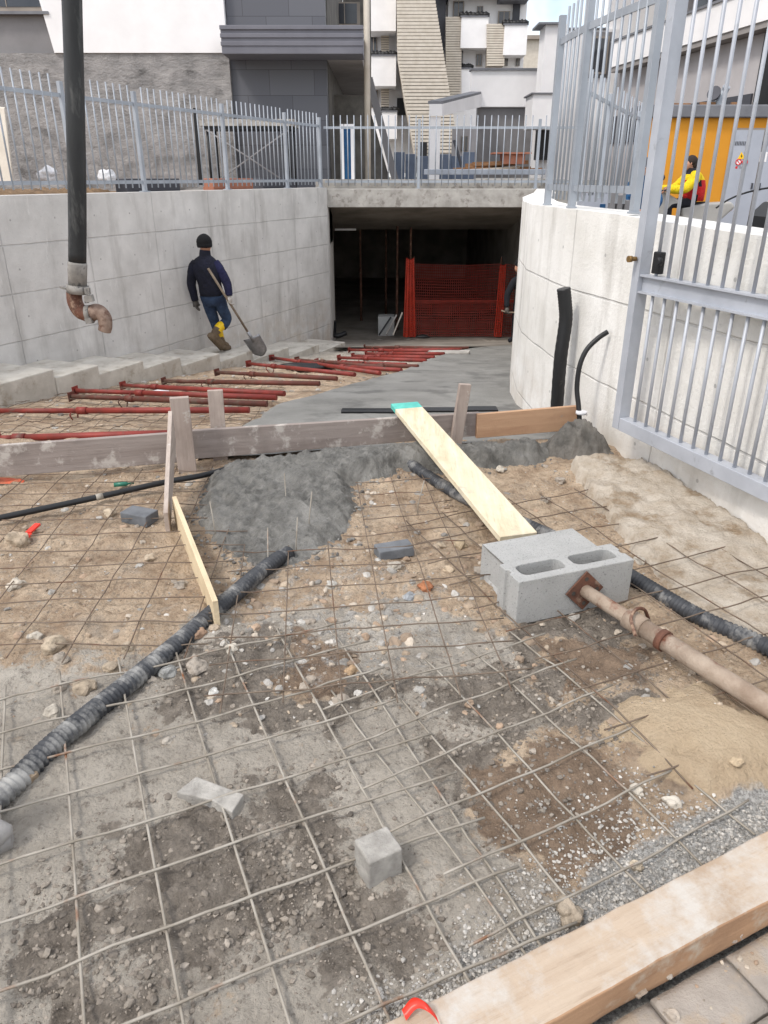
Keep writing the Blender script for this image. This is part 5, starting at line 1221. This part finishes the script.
a2, b2 = P(600, 204, 11), P(605, 208, 11); mb = MB(); mb.box((a2.x, 10.992, b2.z), (b2.x, 10.998, a2.z)); mb.build('label_plate', 'bluecloth', ub)
a, b = P(611, 190, 10.5), P(629, 226, 10.5)
mb = MB()
for k in range(3): x0 = a.x+(b.x-a.x)*k/3; mb.box((x0+.01, 10.5, .4), (x0+(b.x-a.x)/3-.02, 10.62, a.z-.06*k))
tag(mb.build('concrete_posts', 'greypaint', None, .01), 'bundle of three grey concrete posts standing behind the right fence', 'posts')
# ------------------------------------------------------------------ buildings
def plate(par, name, mt, x0, y0, x1, y1, Y, dep, bevel=0):
    """box whose front face spans two photo points at distance Y, running dep metres back"""
    a, b = P(x0, y0, Y), P(x1, y1, Y); ym = max(-10, (y0+y1)/2); a.x, b.x = P(x0, ym, Y).x, P(x1, ym, Y).x; mb = MB(); mb.box((a.x, Y, min(a.z, b.z)), (b.x, Y+dep, max(a.z, b.z))); return mb.build(name, mt, par, bevel)
def window(par, x0, y0, x1, y1, Y):
    f = plate(par, 'window', 'frame', x0, y0, x1, y1, Y-.05, .04)
    dx = (x1-x0)*.1; dy = (y1-y0)*.06
    plate(f, 'pane', 'glass', x0+dx, y0+dy, x1-dx, y1-dy, Y-.06, .008); xm = (x0+x1)/2
    plate(f, 'mullion', 'frame', xm-.4, y0+dy, xm+.4, y1-dy, Y-.07, .018)
    return f
# left building with white render band and rough plaster below
LB = thing('apartment_building', 'nearby building with white upper render and rough grey plaster below, left background', 'building', (-5, 17, 1.3))
Yb = 17.0
def zb(y): return P(384, y, Yb).z
def xb(x, y=60): return P(x, y, Yb).x
mb = MB(); mb.prism([(-16, Yb, 1.0), (xb(229), Yb, 1.0), (xb(229), Yb, zb(53)-.004), (-16, Yb, zb(53)-.004)], (0, .35, 0)); mb.build('plaster_wall', 'plaster', LB)
xs0 = P(47, 0, Yb).x; xs1 = P(55, 53, Yb).x
mb = MB(); mb.prism([(xs1, Yb-.03, zb(53)), (xb(228), Yb-.03, zb(53)), (xb(228), Yb-.03, 9.5), (xs1-1.3*(9.5-zb(53))/9.5-.1, Yb-.03, 9.5)], (0, .4, 0)); mb.build('white_wall', 'white', LB)
mb = MB(); mb.prism([(-16, Yb+.08, zb(53)), (xs1+.1, Yb+.08, zb(53)), (xs1-.4, Yb+.08, 9.5), (-16, Yb+.08, 9.5)], (0, .3, 0)); mb.build('grey_wall', 'greypaint', LB)
f = window(LB, -40, -60, 47, 11, Yb+.07)
plate(LB, 'sill', 'roof', -44, 11, 48, 14, Yb-.06, .12)
mb = MB(); mb.prism([(xb(229), Yb+.10, 1.0), (xb(326), Yb+.10, 1.0), (xb(326), Yb+.10, 9.5), (xb(229), Yb+.10, 9.5)], (0, .3, 0)); mb.build('tile_wall', 'tiles', LB)
# balcony wrapping round the corner, its soffit running back along the flank
bz0, bz1 = P(300, 54, Yb-.8).z, P(300, 27, Yb-.8).z
mb = MB(); mb.box((P(221, 40, Yb-.8).x, Yb-.8, bz0), (P(363, 40, Yb-.8).x, Yb+.0, bz1)); mb.build('balcony', 'balc', LB, .01)
for k in range(3): zz = bz0+(bz1-bz0)*(.30+.3*k); mb = MB(); mb.box((P(221, 40, Yb-.8).x-.01, Yb-.815-.008*k, zz), (P(363, 40, Yb-.8).x+.01, Yb-.8, zz+.07)); mb.build('balcony_moulding', 'balc', LB, .008)
mb = MB(); mb.box((xb(326)+.02, Yb+.01, bz0+.005), (P(361, 40, Yb-.8).x, 24, bz0+.30)); mb.build('balcony_slab', 'sofft', LB)
mb = MB(); mb.box((P(357, 40, Yb-.8).x, Yb+.02, bz0+.305), (P(362, 40, Yb-.8).x, 24, bz1)); mb.build('balcony_side', 'sofft', LB)
mb = MB(); mb.box((xb(318), Yb+.4, 1.0), (xb(326)+.02, 24, 9.5)); mb.build('flank_wall', 'concrete_dark', LB)
mb = MB(); mb.box((xb(326)+.03, 24, 1.0), (P(371, 60, 24).x, 24.3, 9.5)); mb.build('back_wall', 'concrete_dark', LB)
mb = MB(); mb.box((-16, Yb+.4, 9.3), (xb(326), 26, 9.6)); mb.build('roof', 'roof', LB)
window(LB, 329, 2, 360, 25, 22)
# stone stair flank and pole
mb = MB(); p0, p1, p2, p3 = P(331, 187, 19), P(331, 95, 19), P(366, 95, 19), P(392, 187, 19); mb.prism([p0, p1, p2, p3], (0, .5, 0)); tag(mb.build('stair_wall', 'concrete_dark'), 'dark sloping stone stair wall behind the beige pole', 'wall')
mb = MB(); mb.bar(P(369, 78, 18.9), P(397, 187, 18.9), .06, .16); tag(mb.build('stair_stringer', 'greypaint'), 'grey sloping stringer on the edge of the stair wall', 'stringer')
a = P(368, 187, 17.6); mb = MB(); mb.tube([(a.x, 17.6, 1.3), (a.x, 17.6, 7)], .065, 10); tag(mb.build('pole', 'beige'), 'tall beige pole standing on the deck behind the fence', 'pole')
# apartment block in the middle distance
Ym = 46.0
AB = thing('apartment_building', 'white apartment block with slatted tower and balconies in the middle distance', 'building', (3, Ym, 1.3))
plate(AB, 'wall', 'white', 330, -60, 452, 172, Ym+2, 8)
plate(AB, 'wall', 'white', 446, -8, 522, 172, Ym+.7, 8)
plate(AB, 'roof', 'roof', 440, -14, 532, -6, Ym-.5, 10); plate(AB, 'eave', 'roof', 500, -6, 529, 0, Ym-.4, 3)
plate(AB, 'wall_strip', 'charcoal', 432, -60, 446, 60, Ym+.3, 1)
plate(AB, 'wall_strip', 'charcoal', 513, -6, 520, 28, Ym+.55, .1)
mb = MB()
L0 = [(396, -60), (398, 57), (406, 105), (416, 158), (460, 158), (450, 98), (433, -10), (426, -60)]
mb.prism([P(x, y, Ym-1.5) for x, y in L0], (0, 2.5, 0)); tw = mb.build('slatted_tower', 'beige', AB)
def lim(y, side):
    e = [(-60, 396), (57, 398), (105, 406), (158, 416)] if side == 0 else [(-60, 426), (-10, 433), (98, 450), (158, 460)]
    for (ya, xa), (yb, xb_) in zip(e, e[1:]):
        if ya <= y <= yb: return xa+(xb_-xa)*(y-ya)/(yb-ya)
    return e[-1][1]
mb = MB(); y = -58
while y < 156:
    a, b = P(lim(y, 0)-.5, y, Ym-1.62), P(lim(y, 1)+.5, y, Ym-1.62); mb.bar(a, b, .16, .128); y += 3.55
mb.build('slats', M['beige'], tw)
mb = MB(); mb.prism([P(x, y, Ym-1.54) for x, y in [(399, -58), (401, 57), (409, 105), (419, 156), (457, 156), (447, 98), (430, -10), (424, -58)]], (0, .03, 0)); mb.build('backing', 'slatgap', tw)
def slatpanel(x0, y0, x1, y1, Y):
    o = plate(AB, 'slat_panel', 'frame', x0, y0, x1, y1, Y, .3); mb = MB(); y = y0+1
    while y < y1: mb.bar(P(x0-.3, y, Y-.08), P(x1+.3, y, Y-.08), .12, .09); y += 2.5
    mb.build('slats', 'beige', o)
slatpanel(446, 17, 461, 97, Ym); slatpanel(487, 24, 504, 67, Ym-.3)
for (x0, y0, x1, y1, Y) in [(370, -14, 396, 31, Ym), (372, 56, 396, 86, Ym), (382, 112, 397, 139, Ym), (461, 17, 488, 48, Ym-.3), (504, 25, 527, 55, Ym-.6), (460, 69, 471, 96, Ym)]:
    o = plate(AB, 'balcony', 'white', x0, y0, x1, y1, Y, 2.2); plate(o, 'coping', 'roof', x0-.5, y0-1.5, x1+.5, y0, Y-.05, 2.2)
    mb = MB()
    for k in range(7): p = P(x0+(x1-x0)*(k+.5)/7, y0-2, Y+.1); mb.blob(p, (.22,.15,.16), 1, .3, k)
    mb.build('planter_greenery', 'black', o)
for w in [(453,1,464,17), (477,6,483,19), (498,11,510,24), (370,36,377,53), (476,54,482,66), (460,50,463,66), (504,58,508,66), (516,57,520,66), (371,90,378,108)]: window(AB, *w, Ym+.65 if w[0] > 440 else Ym+1.95)
for (x0, y0, x1, y1) in [(381,33,389,55), (381,88,389,110)]:
    o = plate(AB, 'shutter', 'frame', x0, y0, x1, y1, Ym+1.5, .1); mb = MB(); y = y0+1
    while y < y1: mb.bar(P(x0, y, Ym+1.45), P(x1, y, Ym+1.45), .06, .07); y += 2.4
    mb.build('slats', 'beige', o)
plate(AB, 'recess_shade', 'black', 397, 98, 406, 115, Ym+1.8, .1)  # flat black plate painting the shade of a set-back
plate(AB, 'opening_shade', 'black', 418, 142, 427, 160, Ym-2, .1)  # black plate stands for the shade inside, no hole is cut
# beige house beyond
HB = thing('house', 'beige house far behind the white parapet building', 'building', P(530, 60, 70))
plate(HB, 'wall', 'beige', 505, 38, 548, 120, 70, 6); plate(HB, 'roof', 'frame', 503, 35, 549, 39, 69.6, 7)
# low white pavilion with grey walls
LV = thing('low_building', 'low white pavilion with grey walls and a white pillar behind the deck fence', 'building', P(500, 150, 25))
Yv = 25.0
plate(LV, 'parapet', 'white', 471, 70, 541, 107, Yv, .3, .01); plate(LV, 'coping', 'roof', 470.5, 68, 541, 70.2, Yv-.06, .4)
plate(LV, 'wall', 'greypaint', 476, 107.5, 541, 178, Yv+.15, .3)
s0_, s1_, s2_, s3_ = P(429, 116, 19.5), P(471, 107, Yv-.02), P(471, 94, Yv-.02), P(429, 105, 19.5)
s3_.z = s0_.z+.32; s3_ = Vector((s0_.x, s0_.y, P(429, 104, 19.5).z))
mb = MB(); mb.prism([s0_, s1_, s2_, s3_], (.3, 0, 0)); mb.build('sloping_parapet', 'white', LV)
mb = MB(); mb.prism([s3_+Vector((-.03,0,.0)), s2_+Vector((-.03,0,0)), s2_+Vector((-.03,0,.06)), s3_+Vector((-.03,0,.06))], (.33, 0, 0)); mb.build('coping', 'roof', LV)
a = P(430, 116, 19.55); b = P(441, 116, 19.55); mb = MB(); mb.box((a.x, 19.55, 1.2), (b.x, 19.9, a.z-.01)); mb.build('pillar', 'white', LV, .01)
mb = MB(); mb.box((P(452, 150, 23.5).x, 23.5, 1.2), (P(476, 150, 23.5).x, 23.7, P(470, 128, 23.5).z)); mb.build('inner_wall', 'warmgrey', LV)
window(LV, 461, 136, 468, 152, 23.5)
# white end block right of pavilion
EB = thing('low_building', 'narrow white end building at the right of the pavilion', 'building', P(550, 100, 24))
plate(EB, 'wall', 'white', 540, 24, 562, 178, 23.6, .8); plate(EB, 'coping', 'roof', 539, 22, 563, 24.2, 23.5, 1); plate(EB, 'balcony', 'white', 532, 94, 553, 128, 22.4, 1.1, .01); plate(EB, 'coping', 'roof', 531.5, 92.5, 553.5, 94, 22.35, 1.2)
plate(EB, 'opening_shade', 'black', 536, 130, 552, 160, 23.3, .2)  # shade inside painted as a black plate before the solid wall
# right modern building with sloping white bands
RB = thing('apartment_building', 'modern white building with grey recesses behind the ochre cabin at right', 'building', (9, 20, .4))
plate(RB, 'wall', 'white', 560, 29, 612, 180, 25.5, .4); plate(RB, 'coping', 'roof', 559, 27.5, 606, 29.2, 25.44, .5); plate(RB, 'wall', 'white', 606, -80, 668, 180, 25.7, .4); plate(RB, 'wall_band', 'greypaint', 586, 32, 611, 78, 25.46, .03)
window(RB, 590, 36, 608, 74, 25.45)
pA, pB = Vector((P(609, 68, 24.6).x, 24.6)), Vector((P(780, 24, 17.0).x, 17.0)); fd = (pB-pA).normalized(); pC = pB+fd*.25; fn = Vector((fd.y*-1, fd.x))
if fn.y < 0: fn = -fn
zA0, zA1 = P(609, 68, 24.6).z, P(609, 47, 24.6).z
def strip(name, mt, z0, z1, off0, off1):
    a, b = pA+fn*off0, pC+fn*off0; mb = MB(); e = fn*(off1-off0)
    mb.prism([(*a, z0), (*b, z0), (*b, z1), (*a, z1)], (e.x, e.y, 0)); return mb.build(name, mt, RB)
strip('balcony_band', 'white', zA0, zA1+.1, 0, .25); strip('balcony_coping', 'roof', zA1+.1, zA1+.15, -.04, .3)
strip('balcony_slab', 'sofft', zA0-.12, zA0-.003, .03, 2.5)
strip('wall', 'warmgrey', .4, zA0-.13, .35, .7)
strip('upper_wall', 'warmgrey', zA0, 8.0, 1.6, 1.9); strip('upper_band', 'white', 6.1, 7.2, .05, .3); strip('roof', 'roof', 7.3, 7.6, -.3, 4)
# flat black panel painting the shade of the set-back at right end of the ground floor, louvre strip under the wall
for k in range(4): 
    c_ = pA+fd*(1.5+2.4*k)+fn*1.59; a, b = c_, c_+fd*1.3; mb = MB(); mb.prism([(*a, 4.3), (*b, 4.3), (*b, 5.9), (*a, 5.9)], (-fn.x*.05, -fn.y*.05, 0)); f = mb.build('window', 'frame', RB)
    mb = MB(); a, b = c_+fd*.1-fn*.06, c_+fd*1.2-fn*.06; mb.prism([(*a, 4.4), (*b, 4.4), (*b, 5.8), (*a, 5.8)], (-fn.x*.01, -fn.y*.01, 0)); mb.build('pane', 'glass', f)
a, b = pB-fd*.9+fn*.30, pC+fn*.30; mb = MB(); mb.prism([(*a, 2.5), (*b, 2.5), (*b, zA0-.14), (*a, zA0-.14)], (fn.x*.045, fn.y*.045, 0)); mb.build('recess_shade', 'black', RB)
a, b = pA+fn*.30, pB-fd*1+fn*.30; mb = MB(); mb.prism([(*a, 2.5), (*b, 2.5), (*b, 3.22), (*a, 3.22)], (fn.x*.045, fn.y*.045, 0)); mb.build('louvre', 'charcoal', RB)
# ochre electrical cabin with grey doors
OC = thing('electrical_cabin', 'ochre electrical cabin with a grey roof edge and light grey metal doors', 'cabin', (8, 16, .4))
Yo = 16.0
x0 = P(641, 150, Yo).x
mb = MB(); mb.box((x0, Yo, .4), (13, Yo+.5, P(700, 118, Yo).z)); mb.build('wall', 'ochre', OC)
mb = MB(); mb.box((x0-.12, Yo-.12, P(700, 118, Yo).z+.003), (13.1, Yo+.7, P(700, 105, Yo).z)); mb.build('roof_edge', 'roof', OC, .02)
def dplate(par, name, mt, x0, y0, x1, y1, d, th=.01): return plate(par, name, mt, x0, y0, x1, y1, Yo-d, th)
fr = dplate(OC, 'door_frame', 'frame', 725, 128, 800, 228, .025, .024)
for (xa, xc) in ((727, 755.5), (757, 799)):
    d_ = dplate(OC, 'door', 'doorgrey', xa, 130, xc, 228, .05, .024)
    for k in range(9): a = P(xa+6+k*1.55, 140, Yo-.055); mb = MB(); mb.box((a.x, Yo-.056, P(0, 145.5, Yo).z), (a.x+.013, Yo-.0505, P(0, 141.5, Yo).z)); mb.build('vent_slot', 'charcoal', d_)
    dplate(d_, 'handle', 'charcoal', xc-4 if xa < 740 else xa+2, 183, xc-2.5 if xa < 740 else xa+3.5, 189, .075, .024)
    if xa < 740:
        sg = MB(); sg.prism([P(737.5, 159, Yo-.052), P(745.5, 159, Yo-.052), P(741.5, 152, Yo-.052)], (0, -.004, 0)); s_ = sg.build('warning_sign', 'signyellow', d_)
        mb = MB(); mb.prism([P(741.9, 153.6, Yo-.057), P(740.6, 156.4, Yo-.057), P(741.5, 156.4, Yo-.057), P(740.9, 158.3, Yo-.057), P(742.6, 155.7, Yo-.057), P(741.7, 155.7, Yo-.057)], (0, -.002, 0)); mb.build('bolt_symbol', 'black', s_)
        for xx in (738.4, 744.8):
            mb = MB(); c_ = P(xx, 162, Yo-.052); mb.tube([c_, c_+Vector((0,-.003,0))], .052, 20); w_ = mb.build('prohibition_sign', 'white', d_)
            mb = MB(); mb.tube([c_+Vector((.05*math.cos(a*R(18)), -.006, .05*math.sin(a*R(18)))) for a in range(20)], .009, 6, closed=True); mb.bar(c_+Vector((-.035,-.006,.035)), c_+Vector((.035,-.006,-.035)), .004, .013); mb.build('red_ring', 'signred', w_)
        dplate(d_, 'red_mark', 'signred', 735.5, 166.2, 737.5, 168.6, .054, .003)
        for k in range(2): dplate(d_, 'small_print', 'greypaint', 739, 166.6+k*1.2, 744.5, 167.2+k*1.2, .053, .002)
    else:
        n_ = dplate(d_, 'notice', 'white', 760, 152, 767, 162, .054, .003); dplate(n_, 'blue_mark', 'bluecloth', 762.5, 154, 764, 156, .057, .002)
mb = MB(); a = P(723, 106, Yo-.02); mb.tube(catmull([a+Vector((0,.25,0)), a+Vector((0,.25,.09)), a+Vector((.03,.25,.18)), a+Vector((.08,.24,.27)), a+Vector((.09,.2,.34))], 6), .07, 14)
vc = thing('vent_cowl', 'silvery bent vent cowl with a dark disc on the cabin roof', 'vent', a); mb.build('pipe', 'gal', vc)
mb = MB(); q = a+Vector((-.10,.2,.2)); mb.tube([q, q+Vector((-.06,-.06,.03))], [.10,.13], 18); mb.build('disc', 'charcoal', vc)
TB = 'timber battens lying on the cabin roof'
for (xa, xc, y) in ((672, 690, 105), (700, 715, 104), (731, 737, 104)):
    mb = MB(); mb.bar(P(xa, y, Yo+.2), P(xc, y, Yo+.2), .06, .06); tag(mb.build('batten', 'timber'), 'timber batten lying on the grey roof edge of the ochre cabin', 'batten', TB)
# ------------------------------------------------------------------ deck and yard clutter
tr = thing('work_platform', 'metal trestle platform behind the left fence, in front of the charcoal tiles', 'trestle', P(250, 187, 15.6))
Yt = 15.8
a, b = P(199, 119, Yt), P(294, 119, Yt)
mb = MB(); mb.box((a.x, Yt, P(0, 126, Yt).z), (b.x, Yt+.9, P(0, 119, Yt).z)); mb.build('deck', 'concrete', tr, .005)
mb = MB(); mb.box((a.x+.05, Yt+.03, P(0, 129, Yt).z), (b.x-.05, Yt+.85, P(0, 126, Yt).z-.004)); mb.build('under_frame', 'black', tr)
for xx in (a.x+.12, b.x-.12):
    for yy in (Yt+.1, Yt+.8): mb = MB(); mb.tube([(xx, yy, 1.33), (xx, yy, P(0, 127, Yt).z)], .03, 8); mb.build('leg', 'black', tr)
for s_ in (0, 1): mb = MB(); p, q = (a.x+.12, Yt+.06, 1.45), (b.x-.12, Yt+.06, P(0, 130, Yt).z); p, q = (p, q) if s_ else ((p[0], p[1]-.03, q[2]), (q[0], q[1]-.03, p[2])); mb.tube([p, q], .016, 6); mb.build('brace', 'greypaint', tr)
a = P(196, 105, 14.6); mb = MB(); mb.bar(P(195, 108, 14.2), P(201, 185, 14.2), .06, .05, (0, 1, 0)); tag(mb.build('post', 'black'), 'dark leaning post behind the left fence by the trestle', 'post')
pd = thing('door_panel', 'dark blue door leaf standing in a white frame behind the deck fence', 'door', P(347, 185, 17))
for x0_, x1_ in ((340.5, 344), (351, 354.5)): plate(pd, 'frame', 'white', x0_, 124, x1_, 190, 17, .08)
plate(pd, 'frame', 'white', 344, 124, 351, 127, 17.005, .07); plate(pd, 'leaf', 'bluecloth', 344, 127, 351, 190, 17.02, .05)
lp_ = MB(); lp_.prism([P(-12, 186, 10), P(13, 183, 10), P(4, 108, 10.3), P(-18, 105, 10.3)], (0, .04, .01)); tag(lp_.build('plank', 'beige', None, .004), 'pale plank leaning behind the left fence at the picture edge', 'plank')
for (xx, yy, r_, lb) in ((48, 175, .10, 'left of two white sacks behind the left fence'), (107, 177, .09, 'right of two white sacks behind the left fence')):
    p = P(xx, yy, 10.6); mb = MB(); mb.blob((p.x, 10.6, p.z), (r_*1.1, r_*.7, r_*.95), 3, .35, xx, freq=1.8); tag(mb.build('sack', 'white_plastic'), lb, 'sack', 'white sacks behind the left fence')
heap('soil_heap', [wl(s, o_) for s, o_ in ((-.5,-.45), (2.3,-.4), (2.6,-.8), (1.5,-1.3), (-.8,-1.4))], lambda x, y: .14, .3, .03, 'soil', .05, 12, lambda x, y: 1.33)['label'] = 'low heap of dry brown soil behind the left fence'
bpy.data.objects['soil_heap']['category'] = 'soil heap'
for i, (s_, mt, lb) in enumerate(((2.3, 'charcoal', 'dark formwork panel leaning low behind the left fence'), (4.2, 'terrace', 'reddish brown board stack low behind the left fence'), (5.6, 'charcoal', 'dark bundle near the corner of the left fence'))):
    a, b = wl(s_, -.45), wl(s_+1.1, -.45); mb = MB(); mb.bar((*a, 1.47), (*b, 1.47), .2, .22); tag(mb.build('board_stack', mt, None, .01), lb, 'boards')
tp2 = thing('timber_pile', 'pile of brown timber on the deck behind the fence', 'timber pile', P(500, 170, 18))
for k in range(9):
    y_ = 158+random.uniform(0, 14); x_ = random.uniform(450, 480); mb = MB(); mb.bar(P(x_, y_+6, 18+random.random()), P(x_+random.uniform(40, 66), y_+random.uniform(2, 5), 18.6), .2, .08); mb.build('timber', ['timber', 'timber', 'beige'][k % 3 if k % 3 < 2 or k < 4 else 0], tp2)
mb = MB(); p = P(511, 156, 18.3); mb.box((p.x-.42, 18.1, p.z+.04), (p.x+.42, 18.7, p.z+.07)); mb.box((p.x-.2, 18.2, p.z-.16), (p.x+.3, 18.6, p.z+.036)); tag(mb.build('brick_crate', ['terrace']), 'terracotta brick stack with a flat lid on the timber pile', 'brick stack')
for i in range(7):
    x_ = 394+i*11.5; o = None
    mb = MB(); a_, b_ = P(x_, 152+(i % 3)*2, 21+.1*i), P(x_+10.5, 185, 21+.1*i); mb.box((a_.x, 21+.1*i, b_.z), (b_.x, 21.08+.1*i, a_.z)); tag(mb.build('formwork_panel', 'steelblue', None, .01), 'blue grey formwork panel standing in a row behind the deck fence', 'formwork panel', 'blue grey formwork panels on the deck')
mb = MB(); mb.bar(P(424, 172, 16.2), P(545, 172, 16.2), .15, .10); tag(mb.build('steel_beam', 'gal2', None, .01), 'long grey steel beam lying behind the deck fence', 'beam')
mb = MB(); mb.bar(P(454, 140, 20), P(462, 168, 20), .12, .06); tag(mb.build('post', 'charcoal'), 'dark leaning post by the white pillar of the pavilion', 'post')
# ------------------------------------------------------------------ inside the underpass
YF = 16.4
of_ = thing('barrier_mesh', 'orange plastic barrier mesh strung across the underpass', 'barrier mesh', P(450, 336, YF))
def netting(name, p00, p10, p11, p01, nu, nv, w, fold=0):
    mb = MB(); p00, p10, p11, p01 = map(Vector, (p00, p10, p11, p01))
    def at(u, v): q = p00.lerp(p10, u).lerp(p01.lerp(p11, u), v); q.y += fold*math.sin(u*19)+.03*noise.noise(Vector((u*4, v*4, 1))); q.z -= .03*math.sin(u*3.14)*v; return q
    for i in range(nu+1):
        for j in range(nv): mb.bar(at(i/nu, j/nv), at(i/nu, (j+1)/nv), .002, w, (1, 0, 0))
    for j in range(nv+1):
        for i in range(nu): mb.bar(at(i/nu, j/nv), at((i+1)/nu, j/nv), .002, w*1.2, (0, 0, 1))
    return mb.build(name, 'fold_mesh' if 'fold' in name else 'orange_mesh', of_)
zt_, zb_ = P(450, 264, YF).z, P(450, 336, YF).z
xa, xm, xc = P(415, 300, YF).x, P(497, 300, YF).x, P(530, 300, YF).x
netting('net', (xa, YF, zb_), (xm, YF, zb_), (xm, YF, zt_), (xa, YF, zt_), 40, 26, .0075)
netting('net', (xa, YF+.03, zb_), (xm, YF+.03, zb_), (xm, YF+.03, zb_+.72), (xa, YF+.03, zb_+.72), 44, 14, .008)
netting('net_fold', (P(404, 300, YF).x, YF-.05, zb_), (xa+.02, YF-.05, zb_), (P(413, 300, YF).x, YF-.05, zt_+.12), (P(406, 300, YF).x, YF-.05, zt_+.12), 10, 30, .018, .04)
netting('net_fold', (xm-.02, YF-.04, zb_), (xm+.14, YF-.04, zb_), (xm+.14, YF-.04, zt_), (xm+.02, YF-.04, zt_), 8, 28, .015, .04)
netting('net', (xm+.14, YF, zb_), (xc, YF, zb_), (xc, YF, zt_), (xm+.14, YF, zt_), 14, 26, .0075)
mb = MB(); mb.bar((xa, YF+.02, zb_+.74), (xc, YF+.02, zb_+.74), .01, .06); mb.build('band', 'orange_mesh', of_)
for x_ in (xa-.03, xm+.05): mb = MB(); mb.tube([(x_, YF+.06, zb_-.02), (x_, YF+.06, zt_+.14)], .014, 8); mb.build('stake', 'rustd', of_)
for i, (x_, Y_) in enumerate(((361, 18.5), (386, 19.5), (397, 17.3), (410, 16.9))):
    p = P(x_, 300, Y_); ps = thing('shoring_prop', 'dark upright steel prop under the underpass soffit', 'prop', (p.x, Y_, TF), 'upright props inside the underpass')
    mb = MB(); mb.tube([(p.x, Y_, TF), (p.x, Y_, -.4)], .03, 8); mb.build('outer_tube', 'rustd', ps); mb = MB(); mb.tube([(p.x, Y_, -.4), (p.x, Y_, .62)], .022, 8); mb.build('inner_tube', 'rustd', ps)
p = P(388, 330, 16.6); mb = MB(); mb.box((p.x-.22, 16.6, TF), (p.x+.14, 16.95, TF+.42)); tag(mb.build('concrete_block', 'block', None, .01), 'grey concrete block standing inside the underpass', 'concrete block')
for k in range(3): mb = MB(); q = P(379+k*7, 336, 16.2+.03*k); mb.bar(q+Vector((0,0,.02)), q+Vector((.26-.03*k, .12, .38+.05*k)), .12, .03, (1, 0, 0)); tag(mb.build('board', ['black', 'concrete', 'beige'][k], None, .003), ['dark board leaning on the block inside the underpass', 'grey board leaning on the block inside the underpass', 'pale board leaning beside the orange mesh inside the underpass'][k], 'board')
mb = MB(); q = P(423, 338, 15.6); mb.blob((q.x, 15.6, q.z+.03), (.16, .08, .04), 2, .2, 1); tag(mb.build('debris_bag', 'black'), 'small black lump on the floor before the orange mesh', 'bag')
ltm = bpy.data.materials.new('lit lamp'); ltm.use_nodes = True; ltm.node_tree.nodes['Principled BSDF'].inputs['Emission Color'].default_value = (1, .85, .6, 1); ltm.node_tree.nodes['Principled BSDF'].inputs['Emission Strength'].default_value = 6
p = P(515, 232, 18); mb = MB(); mb.blob(p, (.05, .05, .03), 2, 0, 1); tag(mb.build('ceiling_lamp', ltm), 'tiny lit lamp on the underpass soffit at right', 'lamp')
mb = MB(); mb.bar(P(335, 229.5, 17.6), P(356, 229.5, 17.6), .06, .04); tag(mb.build('lamp_tube', 'white'), 'unlit white lamp tube under the soffit at left', 'lamp')
mb = MB(); mb.tube(catmull([P(334, 322, 15.9), P(334, 333, 15.6), P(337, 336, 15.5), P(346, 333, 15.6)], 6), .05, 8); tag(mb.build('black_hose', 'pipe'), 'short black hose end lying at the left foot of the underpass', 'hose')
# grey boot toe at the left edge
bt = thing('work_boot', 'dusty grey boot with its rounded toe entering at the left edge', 'boot', G(-20, 850))
c = G(2, 845, 0); mb = MB(); tip = Vector((c.x+.02, c.y, .05)); hd_ = Vector((-1, -.35, 0)).normalized()
mb.tube([tip-hd_*.015, tip+hd_*.01, tip+hd_*.06, tip+hd_*.13, tip+hd_*.2+Vector((0,0,.02)), tip+hd_*.26+Vector((0,0,.03))], [.012,.032,.045,.046,.052,.04], 18); mb.build('upper', 'rubboot', bt)
mb = MB(); q = tip+hd_*.21; mb.tube([q+Vector((0,0,.0)), q+Vector((0,0,.14)), q+hd_*.02+Vector((0,0,.34))], [.05,.055,.062], 16); mb.build('shaft', 'rubboot', bt)
mb = MB(); mb.tube([tip-hd_*.01+Vector((0,0,-.035)), tip+hd_*.06+Vector((0,0,-.035)), tip+hd_*.25+Vector((0,0,-.035))], [.02,.04,.036], 16); mb.build('sole', 'rubboot', bt)
# ------------------------------------------------------------------ light
W = bpy.data.worlds.new('World'); S.world = W; W.use_nodes = True; nt = W.node_tree; bg = nt.nodes['Background']
sky = nt.nodes.new('ShaderNodeTexSky'); sky.sky_type = 'NISHITA'; sky.sun_disc = False; sky.sun_elevation = R(52); sky.sun_rotation = R(233); sky.dust_density = 2.0; sky.air_density = 1.0
tc = nt.nodes.new('ShaderNodeTexCoord')
cl = nz(nt, tc.outputs['Generated'], 2.2, 6, .6, .34, .58)
hs = nn(nt, 'ShaderNodeMix'); hs.data_type = 'RGBA'; nt.links.new(mth(nt, 'MULTIPLY', cl, .74), hs.inputs[0]); nt.links.new(sky.outputs[0], hs.inputs[6]); hs.inputs[7].default_value = (10.5, 10.4, 10.3, 1)
nt.links.new(hs.outputs[2], bg.inputs['Color']); bg.inputs['Strength'].default_value = .15
sun = bpy.data.lights.new('sun', 'SUN'); sun.energy = 1.5; sun.angle = R(10); sun.color = (1, .95, .88)
so_ = bpy.data.objects.new('sun', sun); C.objects.link(so_)
tosun = Vector((-.62, -.46, 1.0)).normalized()
so_.rotation_euler = tosun.to_track_quat('Z', 'Y').to_euler()
S.view_settings.exposure = .46
